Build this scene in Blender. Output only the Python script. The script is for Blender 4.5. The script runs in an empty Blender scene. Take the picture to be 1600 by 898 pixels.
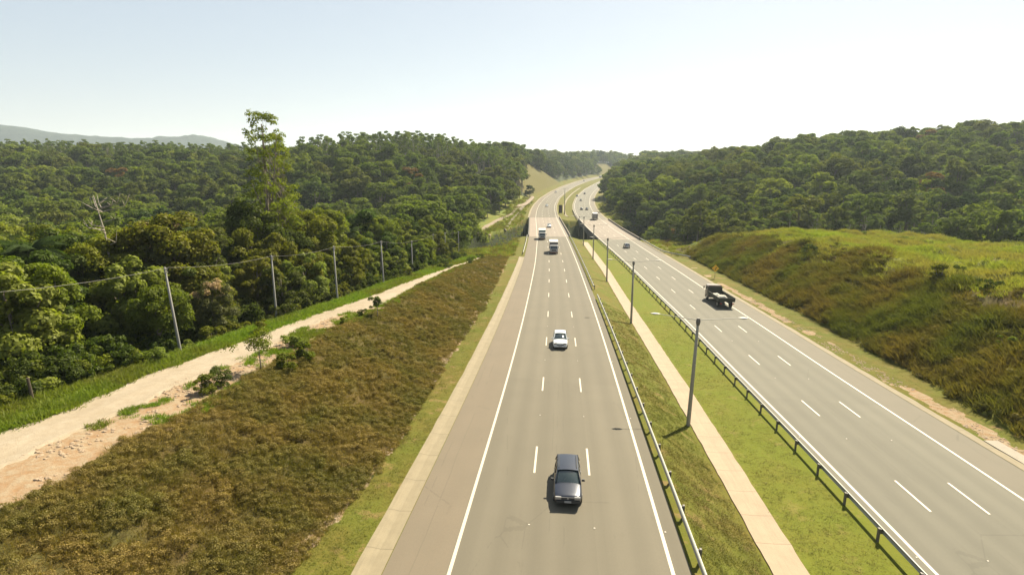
import bpy, bmesh, math, random
import numpy as np
from mathutils import Vector, Matrix, Euler
R_ = math.radians
rng = np.random.default_rng(7)
random.seed(7)

# ------------------------------------------------------------------ camera, sky, sun, exposure
scn = bpy.context.scene
C = scn.collection
Z0 = 30.0
F, CX, CY = 889.0, 800.0, 449.0
TH = math.atan(193 / F)
cam_d = bpy.data.cameras.new('camera'); cam = bpy.data.objects.new('camera', cam_d); C.objects.link(cam)
cam.location = (0, 0, Z0); cam.rotation_euler = (math.pi / 2 - TH, 0, 0)
cam_d.sensor_width = 36; cam_d.lens = 36 * F / 1600
cam_d.clip_start = 0.5; cam_d.clip_end = 20000
scn.camera = cam
SUN_DIR = Vector((0.54, 0.82, 1.0)).normalized()
EL = math.asin(SUN_DIR.z); AZ = math.atan2(SUN_DIR.x, SUN_DIR.y)
w = bpy.data.worlds.new('World'); scn.world = w; w.use_nodes = True
wn = w.node_tree.nodes; wl = w.node_tree.links
sky = wn.new('ShaderNodeTexSky'); sky.sky_type = 'NISHITA'; sky.sun_disc = False
sky.sun_elevation = EL; sky.sun_rotation = AZ; sky.dust_density = .9; sky.air_density = 1.0; sky.ozone_density = 1.0
bg = wn['Background']; bg.inputs[1].default_value = 0.132
hs = wn.new('ShaderNodeHueSaturation'); hs.inputs['Saturation'].default_value = 1.1; gmn = wn.new('ShaderNodeGamma'); gmn.inputs[1].default_value = .38; wl.new(sky.outputs[0], gmn.inputs[0]); wl.new(gmn.outputs[0], hs.inputs['Color']); wl.new(hs.outputs[0], bg.inputs[0])
sd = bpy.data.lights.new('sun', 'SUN'); sd.energy = 5.0; sd.angle = R_(0.53); sd.color = (1, 0.90, 0.70)
sun = bpy.data.objects.new('sun', sd); C.objects.link(sun)
sun.rotation_euler = SUN_DIR.to_track_quat('Z', 'Y').to_euler(); sun.location = (0, 0, 200)
scn.view_settings.view_transform = 'Standard'; scn.view_settings.look = 'None'
scn.view_settings.gamma = 1; scn.view_settings.use_curve_mapping = False
scn.view_settings.exposure = 1.58
scn.render.resolution_x = 1024; scn.render.resolution_y = 574

# ------------------------------------------------------------------ helpers
def tag(o, label=None, cat=None, group=None, kind=None):
    if label: o['label'] = label
    if cat: o['category'] = cat
    if group: o['group'] = group
    if kind: o['kind'] = kind
    return o

def empty(name, loc=(0, 0, 0), rz=0, label=None, cat=None, group=None):
    o = bpy.data.objects.new(name, None); C.objects.link(o); o.empty_display_size = 0.3
    o.location = loc; o.rotation_euler = (0, 0, rz)
    return tag(o, label, cat, group)

class MB:
    """collects verts and faces, builds ONE mesh"""
    def __init__(s): s.v = []; s.f = []; s.n = 0; s.mi = []; s.cm = 0
    def add(s, v, f):
        v = np.asarray(v, float)
        s.v.append(v); s.f += [tuple(int(i) + s.n for i in q) for q in f]; s.n += len(v); s.mi += [s.cm] * len(f)
    def box(s, c, d, rz=0, taper=1.0):
        hx, hy, hz = d[0] / 2, d[1] / 2, d[2] / 2
        v = []
        for z, t in ((-hz, 1), (hz, taper)):
            for x, y in ((-hx, -hy), (hx, -hy), (hx, hy), (-hx, hy)):
                x2, y2 = x * t, y * t
                v.append((c[0] + x2 * math.cos(rz) - y2 * math.sin(rz), c[1] + x2 * math.sin(rz) + y2 * math.cos(rz), c[2] + z))
        s.add(v, [(3, 2, 1, 0), (4, 5, 6, 7), (0, 1, 5, 4), (1, 2, 6, 5), (2, 3, 7, 6), (3, 0, 4, 7)])
    def tube(s, pts, rad, n=6, cap=True):
        pts = [Vector(p) for p in pts]
        if not hasattr(rad, '__len__'): rad = [rad] * len(pts)
        v = []; f = []
        for i, p in enumerate(pts):
            d = (pts[min(i + 1, len(pts) - 1)] - pts[max(i - 1, 0)]).normalized()
            a = d.cross(Vector((0, 1, 0.01)) if abs(d.y) < .9 else Vector((1, 0, 0))).normalized(); b = d.cross(a)
            for k in range(n):
                t = 2 * math.pi * k / n
                v.append(tuple(p + (a * math.cos(t) + b * math.sin(t)) * rad[i]))
        for i in range(len(pts) - 1):
            for k in range(n):
                k2 = (k + 1) % n
                f.append((i * n + k, i * n + k2, (i + 1) * n + k2, (i + 1) * n + k))
        if cap:
            f.append(tuple(range(n))[::-1]); f.append(tuple((len(pts) - 1) * n + k for k in range(n)))
        s.add(v, f)
    def grid(s, P):
        """P: rows x cols x 3"""
        P = np.asarray(P, float); r, c = P.shape[:2]
        i = np.arange(r - 1)[:, None] * c + np.arange(c - 1)[None, :]
        q = np.stack([i, i + 1, i + c + 1, i + c], -1).reshape(-1, 4)
        s.add(P.reshape(-1, 3), q.tolist())
    def mesh(s, name, mats, smooth=False):
        me = bpy.data.meshes.new(name)
        V = np.concatenate(s.v) if s.v else np.zeros((0, 3))
        me.from_pydata(V.tolist(), [], s.f)
        if not isinstance(mats, (list, tuple)): mats = [mats]
        for m in mats: me.materials.append(m)
        if len(mats) > 1: me.polygons.foreach_set('material_index', s.mi)
        if smooth: me.polygons.foreach_set('use_smooth', [True] * len(me.polygons))
        me.update()
        return me
    def build(s, name, mats, parent=None, smooth=False):
        o = bpy.data.objects.new(name, s.mesh(name, mats, smooth)); C.objects.link(o)
        if parent: o.parent = parent
        return o

def quads_mesh(name, V, mat, n=4):
    """V: (N, n, 3) independent polygons, fast path"""
    N = len(V); me = bpy.data.meshes.new(name)
    me.vertices.add(N * n); me.vertices.foreach_set('co', V.reshape(-1).astype(np.float32))
    me.loops.add(N * n); me.loops.foreach_set('vertex_index', np.arange(N * n, dtype=np.int32))
    me.polygons.add(N); me.polygons.foreach_set('loop_start', np.arange(0, N * n, n, dtype=np.int32))
    me.materials.append(mat); me.update(calc_edges=True)
    return me

def copy_tree(o, parent=None):
    c = o.copy(); C.objects.link(c); c.parent = parent
    for ch in o.children: copy_tree(ch, c)
    return c

# value noise -----------------------------------------------------------------
_T = np.random.default_rng(3).random((256, 256))
def vnoise(x, y):
    xi = np.floor(x).astype(int); yi = np.floor(y).astype(int); fx = x - xi; fy = y - yi
    fx = fx * fx * (3 - 2 * fx); fy = fy * fy * (3 - 2 * fy)
    g = lambda a, b: _T[a & 255, b & 255]
    return (g(xi, yi) * (1 - fx) + g(xi + 1, yi) * fx) * (1 - fy) + (g(xi, yi + 1) * (1 - fx) + g(xi + 1, yi + 1) * fx) * fy
def fbm(x, y, o=4):
    s = 0; a = .5; t = 0
    for k in range(o): s = s + a * vnoise(x * 2 ** k + 17.3 * k, y * 2 ** k + 5.1 * k); t += a; a *= .5
    return s / t
def sst(a, b, x):
    t = np.clip((x - a) / (b - a + 1e-9), 0, 1); return t * t * (3 - 2 * t)

# ------------------------------------------------------------------ materials
def mat(name, col, rough=.6, metal=0, spec=.5):
    m = bpy.data.materials.new(name); m.use_nodes = True
    b = m.node_tree.nodes['Principled BSDF']
    b.inputs['Base Color'].default_value = (*col, 1); b.inputs['Roughness'].default_value = rough
    b.inputs['Metallic'].default_value = metal; b.inputs['Specular IOR Level'].default_value = spec
    return m
class NT:
    def __init__(s, m): s.t = m.node_tree; s.n = s.t.nodes; s.l = s.t.links; s.b = s.n.get('Principled BSDF')
    def new(s, t, **k):
        n = s.n.new(t)
        for a, v in k.items(): setattr(n, a, v)
        return n
    def link(s, a, b): s.l.new(a, b)
    def noise(s, vec, scale, detail=4, rough=.6):
        n = s.new('ShaderNodeTexNoise'); n.inputs['Scale'].default_value = scale; n.inputs['Detail'].default_value = detail
        n.inputs['Roughness'].default_value = rough
        if vec is not None: s.link(vec, n.inputs['Vector'])
        return n.outputs['Fac']
    def mapping(s, vec, scale=(1, 1, 1)):
        n = s.new('ShaderNodeMapping'); n.inputs['Scale'].default_value = scale; s.link(vec, n.inputs['Vector']); return n.outputs[0]
    def ramp(s, fac, stops, interp='LINEAR'):
        n = s.new('ShaderNodeValToRGB'); n.color_ramp.interpolation = interp; e = n.color_ramp.elements
        while len(e) < len(stops): e.new(.5)
        for q, (p, c) in zip(e, stops): q.position = p; q.color = (*c, 1) if len(c) == 3 else c
        s.link(fac, n.inputs[0]); return n.outputs[0]
    def mix(s, fac, a, b, mode='MIX'):
        n = s.new('ShaderNodeMix', data_type='RGBA', blend_type=mode)
        for v, i in ((fac, 0), (a, 6), (b, 7)):
            if isinstance(v, (int, float)): n.inputs[i].default_value = v
            elif isinstance(v, tuple): n.inputs[i].default_value = (*v, 1)
            else: s.link(v, n.inputs[i])
        return n.outputs[2]
    def math(s, op, a, b=0., clamp=False):
        n = s.new('ShaderNodeMath', operation=op, use_clamp=clamp)
        for v, i in ((a, 0), (b, 1)):
            if isinstance(v, (int, float)): n.inputs[i].default_value = v
            else: s.link(v, n.inputs[i])
        return n.outputs[0]
    def bump(s, h, strength=.4, dist=.05):
        n = s.new('ShaderNodeBump'); n.inputs['Strength'].default_value = strength; n.inputs['Distance'].default_value = dist
        s.link(h, n.inputs['Height']); s.link(n.outputs[0], s.b.inputs['Normal'])
def objco(t): return t.new('ShaderNodeTexCoord').outputs['Object']

def mat_asphalt(name, ca, cb, shoulder):
    """u = metres across from the centre line, v = metres along"""
    m = mat(name, ca, .85, 0, .22); t = NT(m)
    uv = t.new('ShaderNodeUVMap', uv_map='m').outputs[0]
    fine = t.noise(t.mapping(uv, (1, .7, 1)), 9, 5, .7)
    mid = t.noise(uv, .25, 5, .6)
    streak = t.noise(t.mapping(uv, (1.1, .012, 1)), 1.3, 4, .6)
    streak2 = t.noise(t.mapping(uv, (5.0, .03, 1)), 1.0, 3, .6)
    col = t.mix(streak, ca, cb)
    sp = t.new('ShaderNodeSeparateXYZ'); t.link(uv, sp.inputs[0])
    # worn wheel tracks: two per 3.6 m lane
    ph = t.math('SINE', t.math('MULTIPLY', sp.outputs[0], 2 * math.pi / 1.8))
    col = t.mix(t.math('MULTIPLY', t.math('MULTIPLY_ADD', ph, .5), streak, True), col, tuple(c * .86 for c in ca))
    sh = t.math('LESS_THAN', sp.outputs[0], shoulder[0]) if shoulder[0] < 0 else t.math('GREATER_THAN', sp.outputs[0], shoulder[0])
    sh = t.math('MULTIPLY', sh, .75)
    col = t.mix(sh, col, shoulder[1])
    col = t.mix(t.math('MULTIPLY', t.ramp(mid, [(.35, (0, 0, 0)), (.7, (1, 1, 1))]), .22), col, tuple(c * .74 for c in ca))
    col = t.mix(t.math('MULTIPLY', t.ramp(streak2, [(.5, (0, 0, 0)), (.8, (1, 1, 1))]), .25), col, tuple(c * 1.18 for c in ca))
    wn_ = t.new('ShaderNodeTexWhiteNoise', noise_dimensions='2D'); cb_ = t.new('ShaderNodeCombineXYZ')
    t.link(t.math('FLOOR', t.math('DIVIDE', t.math('ADD', sp.outputs[0], 5.4), 3.6)), cb_.inputs[0]); t.link(t.math('FLOOR', t.math('DIVIDE', t.math('ADD', sp.outputs[1], t.math('MULTIPLY', sp.outputs[0], .15)), 53.0)), cb_.inputs[1]); t.link(cb_.outputs[0], wn_.inputs['Vector'])
    col = t.mix(t.math('MULTIPLY', wn_.outputs['Value'], .16), col, tuple(c * .55 for c in ca))
    vo = t.new('ShaderNodeTexVoronoi', feature='DISTANCE_TO_EDGE'); vo.inputs['Scale'].default_value = .16; t.link(t.mapping(uv, (1, .35, 1)), vo.inputs['Vector'])
    crk = t.math('MULTIPLY', t.math('LESS_THAN', t.math('ADD', vo.outputs['Distance'], t.math('MULTIPLY', t.math('SUBTRACT', fine, .5), .01)), .0035), t.math('GREATER_THAN', mid, .52))
    col = t.mix(t.math('MULTIPLY', crk, .2), col, tuple(c * .4 for c in ca))
    oil = t.ramp(t.noise(t.mapping(uv, (1.6, .25, 1)), 1.4, 4, .7), [(.62, (0, 0, 0)), (.74, (1, 1, 1))])
    col = t.mix(t.math('MULTIPLY', oil, .22), col, tuple(c * .5 for c in ca))
    # sealed cracks / paving joints that run with the road
    j = t.noise(t.mapping(uv, (.4, .06, 1)), 1.5, 3, .6)
    jx = t.math('ADD', sp.outputs[0], t.math('MULTIPLY', j, .5))
    jm = t.math('ABSOLUTE', t.math('SUBTRACT', t.math('PINGPONG', jx, 3.7), .4))
    col = t.mix(t.math('MULTIPLY', t.math('LESS_THAN', jm, .035), t.math('MULTIPLY', t.math('GREATER_THAN', j, .52), .22)), col, tuple(c * .5 for c in ca))
    col = t.mix(t.math('MULTIPLY', t.ramp(fine, [(.3, (1, 1, 1)), (.75, (0, 0, 0))]), .22), col, tuple(c * .6 for c in ca))
    t.link(col, t.b.inputs['Base Color']); t.bump(fine, .35, .01)
    return m
M = {}
M['asphaltL'] = mat_asphalt('asphalt_worn_warm', (.114, .100, .071), (.142, .124, .090), (-5.55, (.147, .115, .079)))
M['asphaltR'] = mat_asphalt('asphalt_worn_grey', (.117, .109, .082), (.145, .133, .102), (5.55, (.147, .125, .092)))
M['asphaltR2'] = M['asphaltR']
M['deckL'] = mat_asphalt('pale_deck_concrete', (.193, .160, .125), (.228, .193, .152), (-5.55, (.228, .179, .138)))

def mat_concrete(name, col, scale=1.2, stain=.5, joint=0):
    m = mat(name, col, .85, 0, .3); t = NT(m); oc = objco(t)
    a = t.noise(oc, scale, 6, .65); b = t.noise(oc, scale * 9, 4, .7)
    c = t.mix(t.math('MULTIPLY', t.ramp(a, [(.35, (0, 0, 0)), (.7, (1, 1, 1))]), stain), col, tuple(x * .62 for x in col))
    c = t.mix(t.math('MULTIPLY', b, .3), c, tuple(x * .75 for x in col))
    if joint:
        sp = t.new('ShaderNodeSeparateXYZ'); t.link(t.new('ShaderNodeUVMap', uv_map='m').outputs[0], sp.inputs[0])
        v_ = t.math('ADD', sp.outputs[1], t.math('MULTIPLY', a, .05)); j = t.math('LESS_THAN', t.math('PINGPONG', v_, joint / 2), .035)
        c = t.mix(t.math('MULTIPLY', j, .55), c, tuple(x * .4 for x in col))
        c = t.mix(t.math('MULTIPLY', t.ramp(t.noise(t.mapping(t.new('ShaderNodeUVMap', uv_map='m').outputs[0], (4, .3, 1)), 1.2, 4, .7), [(.5, (0, 0, 0)), (.7, (1, 1, 1))]), .35), c, tuple(x * .6 for x in col))
    t.link(c, t.b.inputs['Base Color']); t.bump(b, .3, .02); return m
M['gutter'] = mat_concrete('gutter_concrete', (.202, .166, .103), joint=3.6)
M['ditch'] = mat_concrete('ditch_concrete_pink', (.289, .218, .144), .8, .45, 3.0)
M['bridge_conc'] = mat_concrete('bridge_concrete', (.246, .213, .164))
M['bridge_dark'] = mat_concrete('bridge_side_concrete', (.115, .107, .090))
M['pole_conc'] = mat_concrete('pole_concrete', (.286, .267, .209), 1, .3)
M['upole'] = mat_concrete('utility_pole_concrete', (.221, .213, .193), 1, .3)
m = M['paint'] = mat('worn_white_road_paint', (.5, .46, .38), .6); t = NT(m); oc = objco(t)
c = t.mix(t.math('MULTIPLY', t.ramp(t.noise(oc, 14, 4, .8), [(.52, (0, 0, 0)), (.72, (1, 1, 1))]), .6), (.375, .331, .259), (.202, .169, .121)); t.link(c, t.b.inputs['Base Color'])
M['galv'] = mat('galvanised_steel', (.279, .271, .238), .6, .3)
M['galv_dark'] = mat('weathered_steel_posts', (.12, .11, .095), .7, .2)
M['rail_top'] = mat('rail_steel', (.287, .282, .239), .6, .15)
M['wire'] = mat('aluminium_wire', (.20, .19, .165), .6, .2)
M['wood'] = mat('weathered_wood', (.09, .065, .04), .9)
M['bark'] = mat('tree_bark', (.17, .14, .10), .95)
M['bark_pale'] = mat('pale_bark', (.36, .31, .24), .9)
for k in ('wood', 'bark', 'bark_pale'):
    t = NT(M[k]); oc = objco(t); cc = tuple(t.b.inputs['Base Color'].default_value[:3])
    n = t.noise(t.mapping(oc, (6, 6, 1.2)), 2, 4, .7)
    t.link(t.mix(t.ramp(n, [(.35, (0, 0, 0)), (.7, (1, 1, 1))]), cc, tuple(x * .5 for x in cc)), t.b.inputs['Base Color'])
M['yellow'] = mat('yellow_sign', (.75, .42, .02), .5)
M['black'] = mat('matt_black', (.015, .015, .015), .7)
M['rock'] = mat_concrete('pale_stone', (.279, .205, .135), 3, .5)

def mat_leaf(name, ca, cb, cc=None, trans=.45, var=.5, noise_scale=.035, flower=None):
    """ca..cb: range between individuals; leaf-level variation on top; translucent blades"""
    m = bpy.data.materials.new(name); m.use_nodes = True; t = NT(m); t.n.remove(t.b)
    oi = t.new('ShaderNodeObjectInfo'); oc = objco(t)
    col = t.mix(oi.outputs['Random'], ca, cb)
    if cc:
        n = t.noise(oi.outputs['Location'], noise_scale, 3, .6)
        col = t.mix(t.ramp(n, [(.40, (0, 0, 0)), (.62, (1, 1, 1))]), col, cc)
    f = t.noise(oc, 1.1, 3, .7)
    col = t.mix(t.math('MULTIPLY', t.ramp(f, [(.3, (1, 1, 1)), (.6, (0, 0, 0))]), var), col, tuple(x * .45 for x in ca))
    f2 = t.noise(oc, 5.0, 2, .7)
    col = t.mix(t.math('MULTIPLY', t.ramp(f2, [(.5, (0, 0, 0)), (.75, (1, 1, 1))]), var), col, tuple(min(1, x * 1.7) for x in cb))
    if flower:
        g = t.noise(oc, .55, 2, .5); sp = t.new('ShaderNodeSeparateXYZ'); t.link(oc, sp.inputs[0])
        gm = t.math('MULTIPLY', t.math('GREATER_THAN', g, .52), t.math('GREATER_THAN', sp.outputs[2], flower[1]))
        col = t.mix(t.math('MULTIPLY', gm, .85), col, flower[0])
    d = t.new('ShaderNodeBsdfDiffuse'); tr = t.new('ShaderNodeBsdfTranslucent'); gl = t.new('ShaderNodeBsdfGlossy')
    gl.inputs['Roughness'].default_value = .55; gl.inputs['Color'].default_value = (.6, .6, .5, 1)
    t.link(col, d.inputs[0]); t.link(t.mix(1.0, col, (1.25, 1.35, .55), 'MULTIPLY'), tr.inputs[0])
    a = t.new('ShaderNodeMixShader'); a.inputs[0].default_value = trans; t.link(d.outputs[0], a.inputs[1]); t.link(tr.outputs[0], a.inputs[2])
    b = t.new('ShaderNodeMixShader'); b.inputs[0].default_value = .012; t.link(a.outputs[0], b.inputs[1]); t.link(gl.outputs[0], b.inputs[2])
    t.link(b.outputs[0], t.n['Material Output'].inputs[0])
    return m
M['leafA'] = mat_leaf('leaf_mid_green', (.070, .110, .010), (.170, .195, .014), (.115, .105, .013))
M['leafB'] = mat_leaf('leaf_dark_green', (.036, .066, .010), (.080, .112, .013), (.062, .068, .012))
M['leafC'] = mat_leaf('leaf_yellow_green', (.13, .17, .028), (.19, .20, .035))
M['leafD'] = mat_leaf('leaf_eucalypt', (.085, .125, .028), (.140, .170, .036))
M['leafE'] = mat_leaf('leaf_emergent', (.13, .16, .018), (.16, .18, .02))
M['leafP'] = mat_leaf('leaf_palm', (.030, .050, .014), (.05, .07, .018))
M['leafF'] = mat_leaf('leaf_flowering', (.075, .085, .028), (.10, .10, .035), flower=((.36, .25, .15), 7.1))
M['leafR'] = mat_leaf('leaf_russet', (.13, .075, .03), (.16, .10, .035))
M['leafFarA'] = mat_leaf('leaf_far_green', (.046, .082, .013), (.175, .200, .022), (.080, .106, .017), var=.4)
M['leafFarB'] = mat_leaf('leaf_far_dark', (.018, .038, .012), (.082, .108, .018), (.115, .118, .020), var=.4)
M['g_brown'] = mat_leaf('scrub_dry', (.150, .108, .031), (.235, .170, .052), (.120, .110, .026), trans=.3, noise_scale=.22, var=.3)
M['g_mound'] = mat_leaf('mound_scrub', (.110, .080, .023), (.185, .136, .036), (.095, .110, .018), trans=.3, noise_scale=.10, var=.3)
M['g_top'] = mat_leaf('mound_grass', (.160, .204, .026), (.239, .258, .044), (.219, .183, .053), trans=.4, noise_scale=.06, var=.25)
M['g_verge'] = mat_leaf('verge_grass', (.10, .17, .018), (.17, .22, .025), (.13, .13, .025), trans=.4, noise_scale=.1, var=.3)
M['g_lawn'] = mat_leaf('lawn_grass', (.078, .088, .012), (.107, .108, .016), (.097, .078, .016), trans=.35, noise_scale=.12, var=.2)

# ------------------------------------------------------------------ road alignment (metres relative to the camera)
def crv(T):
    T = np.array(T, float)
    Yd = np.arange(-40, 1400, 2.0); v = np.interp(Yd, T[:, 0], T[:, 1])
    # extrapolate ends linearly
    s0 = (T[1, 1] - T[0, 1]) / (T[1, 0] - T[0, 0]); v = np.where(Yd < T[0, 0], T[0, 1] + (Yd - T[0, 0]) * s0, v)
    s1 = (T[-1, 1] - T[-2, 1]) / (T[-1, 0] - T[-2, 0]); v = np.where(Yd > T[-1, 0], T[-1, 1] + (Yd - T[-1, 0]) * s1, v)
    n0 = len(v)
    for wdt in (5, 5):
        p = np.pad(v, wdt, mode='reflect', reflect_type='odd'); v = np.convolve(p, np.ones(2 * wdt + 1) / (2 * wdt + 1), 'valid')
    return lambda y: np.interp(y, Yd, v)
zL = crv([(0, -18.2), (24, -19.3), (52, -20.9), (80, -22.2), (114, -23.7), (148, -25.1), (197, -26.4), (228, -26.9), (300, -27.4), (400, -27.6), (530, -26.6), (700, -24.8), (1000, -21)])
zR = crv([(0, -20.6), (24, -21.7), (42, -22.4), (59, -23.4), (88, -24.6), (113, -25.7), (150, -26.7), (200, -27.6), (250, -28.3), (350, -28.9), (440, -28.3), (520, -27.2), (600, -26.0), (700, -24.8), (1000, -21)])
xL = crv([(0, .2), (24, 2.4), (52, 4.85), (80, 7.05), (114, 9.4), (146, 11.5), (197, 14.2), (235, 15.7), (297, 17.7), (345, 20.3), (395, 24.1), (462, 31.6), (552, 45.5), (650, 64), (700, 75), (800, 99), (900, 127), (967, 150), (1050, 186), (1200, 270)])
xR = crv([(0, 26.4), (27, 28.5), (34, 29.1), (58, 31.1), (69, 31.95), (85, 33.3), (116, 35.3), (148, 37.0), (205, 38.6), (250, 39.6), (311, 41.7), (357, 44.8), (408, 49.8), (474, 58.7), (513, 65), (600, 81.5), (686, 101), (800, 128), (900, 156), (967, 177), (1050, 209), (1200, 290)])
I = lambda pts: (lambda y, P=np.array(pts, float): np.interp(y, P[:, 0], P[:, 1]))
edgeLl = lambda y: xL(y) - 8.6
edgeLr = lambda y: xL(y) + 6.35
edgeRl = lambda y: xR(y) - 6.25
edgeRr = lambda y: xR(y) + 8.6
toeL = I([(0, -13.4), (24, -11.2), (38, -8.9), (63, -7.4), (86, -5.2), (117, -3.4), (158, -1.4), (170, .2)])
rise = I([(0, 4), (60, 4), (90, 3.6), (120, 2.4), (140, 1.2), (156, .3), (170, 0)])
def dig(pixs, zf):
    """pixel polyline -> points on the surface Z = zf(Y)"""
    out = []
    for px, py in pixs:
        a = (px - CX) / F; d = (py - CY) / F
        D = np.array([a, math.cos(TH) - d * math.sin(TH), -(d * math.cos(TH) + math.sin(TH))])
        tt = np.linspace(5, 3000, 200000); i = np.argmax(tt * D[2] - zf(tt * D[1]) < 0); out.append(D * tt[i])
    return np.array(out)
zTop = lambda y: zL(y) + rise(y)
_cr = dig([(0, 799), (123, 743), (199, 690), (292, 650), (400, 585), (470, 548), (520, 515), (600, 482), (650, 450), (700, 425), (760, 400), (778, 393)], zTop)
_dr = dig([(0, 735), (60, 700), (180, 651), (284, 600), (351, 572), (420, 545), (480, 510), (520, 495), (600, 474), (650, 448), (700, 423), (760, 399), (778, 393)], zTop)
_dl = dig([(0, 676), (117, 636), (200, 597), (301, 560), (385, 530), (432, 512), (525, 480), (580, 462), (650, 435), (700, 417), (762, 392), (774, 390)], zTop)
def mono(P, x0, sl):
    P = P[np.argsort(P[:, 1])]; P = np.vstack([[P[0, 0] - sl * 60, P[0, 1] - 60, 0], P, [P[-1, 0] + .15 * 30, P[-1, 1] + 30, 0]])
    return lambda y: np.interp(y, P[:, 1], P[:, 0])
crestL = mono(_cr, 0, .1); dirtR = mono(_dr, 0, .1); dirtL = mono(_dl, 0, .1)
ditch = I([(0, 12.9), (27, 15.3), (41, 16.5), (58, 18.0), (82, 19.75), (110, 21.7), (143, 24.0), (205, 26.5), (230, 27)])
toeR = lambda y: edgeRr(y) + np.interp(y, [30, 45, 60, 115, 160, 200], [3.8, 4.6, 6.2, 7.2, 6.5, 7.0])

# natural terrain control points  (X, Y, Z rel. camera)
CP = [(-40, 0, -15), (-70, 30, -16), (-60, 60, -17.5), (-50, 100, -21), (-45, 150, -25), (-100, 90, -23), (-150, 60, -24), (-150, 170, -31), (-80, 190, -31), (-30, 210, -29),
      (-250, 240, -29), (-60, 260, -30), (-10, 240, -28), (-180, 300, -24), (-330, 340, -20), (-120, 330, -12), (-60, 320, -14), (-20, 340, -20), (-5, 400, -13), (-60, 400, -1), (-110, 410, 0), (-160, 430, -4),
      (10, 450, -8), (12, 520, 0), (32, 600, 3), (-10, 560, -2), (45, 690, -14), (-100, 560, -8), (-220, 450, -4), (-300, 450, -2), (-400, 460, -1), (-500, 470, -14), (-650, 450, -16), (-300, 600, -10), (-500, 650, -12),
      (60, 780, -10), (60, 900, -2), (20, 1000, 0), (90, 1030, -1), (170, 1130, 2), (230, 1130, -2), (150, 1060, -8), (-150, 1000, -6), (-500, 1100, -12), (-1200, 900, -15), (0, 1400, -3), (300, 1400, 0),
      (55, 195, -29), (65, 240, -30), (60, 300, -29), (70, 380, -27), (100, 500, -21), (130, 600, -15), (125, 690, -14), (170, 780, -8), (95, 220, -29), (95, 300, -20), (90, 400, -22), (150, 230, -25), (150, 190, -28), (200, 150, -28),
      (135, 400, -11), (130, 480, -12), (198, 400, 1), (260, 390, 4), (316, 380, 10), (380, 380, 8), (500, 380, 8), (250, 280, -9), (320, 260, -4), (170, 320, -10), (220, 600, -6), (350, 600, 2), (300, 800, -2), (600, 700, 5), (900, 500, 8),
      (250, 180, -24), (300, 120, -24), (200, 60, -24), (80, 0, -21), (60, 60, -24), (120, 60, -25), (120, 120, -28), (60, 130, -27), (20, 60, -22), (10, 120, -24), (25, 200, -30), (20, 300, -30), (400, 0, -22), (-400, 0, -20), (-400, 200, -28), (0, -200, -15),
      (-1500, 1800, -20), (1500, 1800, -20), (0, 2200, -20), (1500, 300, -10), (-1500, 0, -25), (-2500, 2500, -20), (2500, 2500, -20), (0, 4000, -25), (-3000, 4000, -25), (3000, 4000, -25)]
CP = np.array(CP, float); CPx = CP[:, :2]
def ker(d): return np.sqrt(d * d + 15. ** 2)
_K = ker(np.linalg.norm(CPx[:, None] - CPx[None], axis=-1)); _mu = -18.
_W = np.linalg.solve(_K + np.eye(len(CP)) * 1e-6, CP[:, 2] - _mu)
def natural(X, Y):
    X = np.asarray(X, float); out = np.full(X.shape, _mu)
    for (a, b), ww in zip(CPx, _W): out += ww * ker(np.hypot(X - a, Y - b))
    return np.clip(out, -45, 60)
moundTop = I([(30, -14.6), (54, -14.9), (85, -15.9), (120, -17.2), (155, -18.6), (185, -19.6)])
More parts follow.
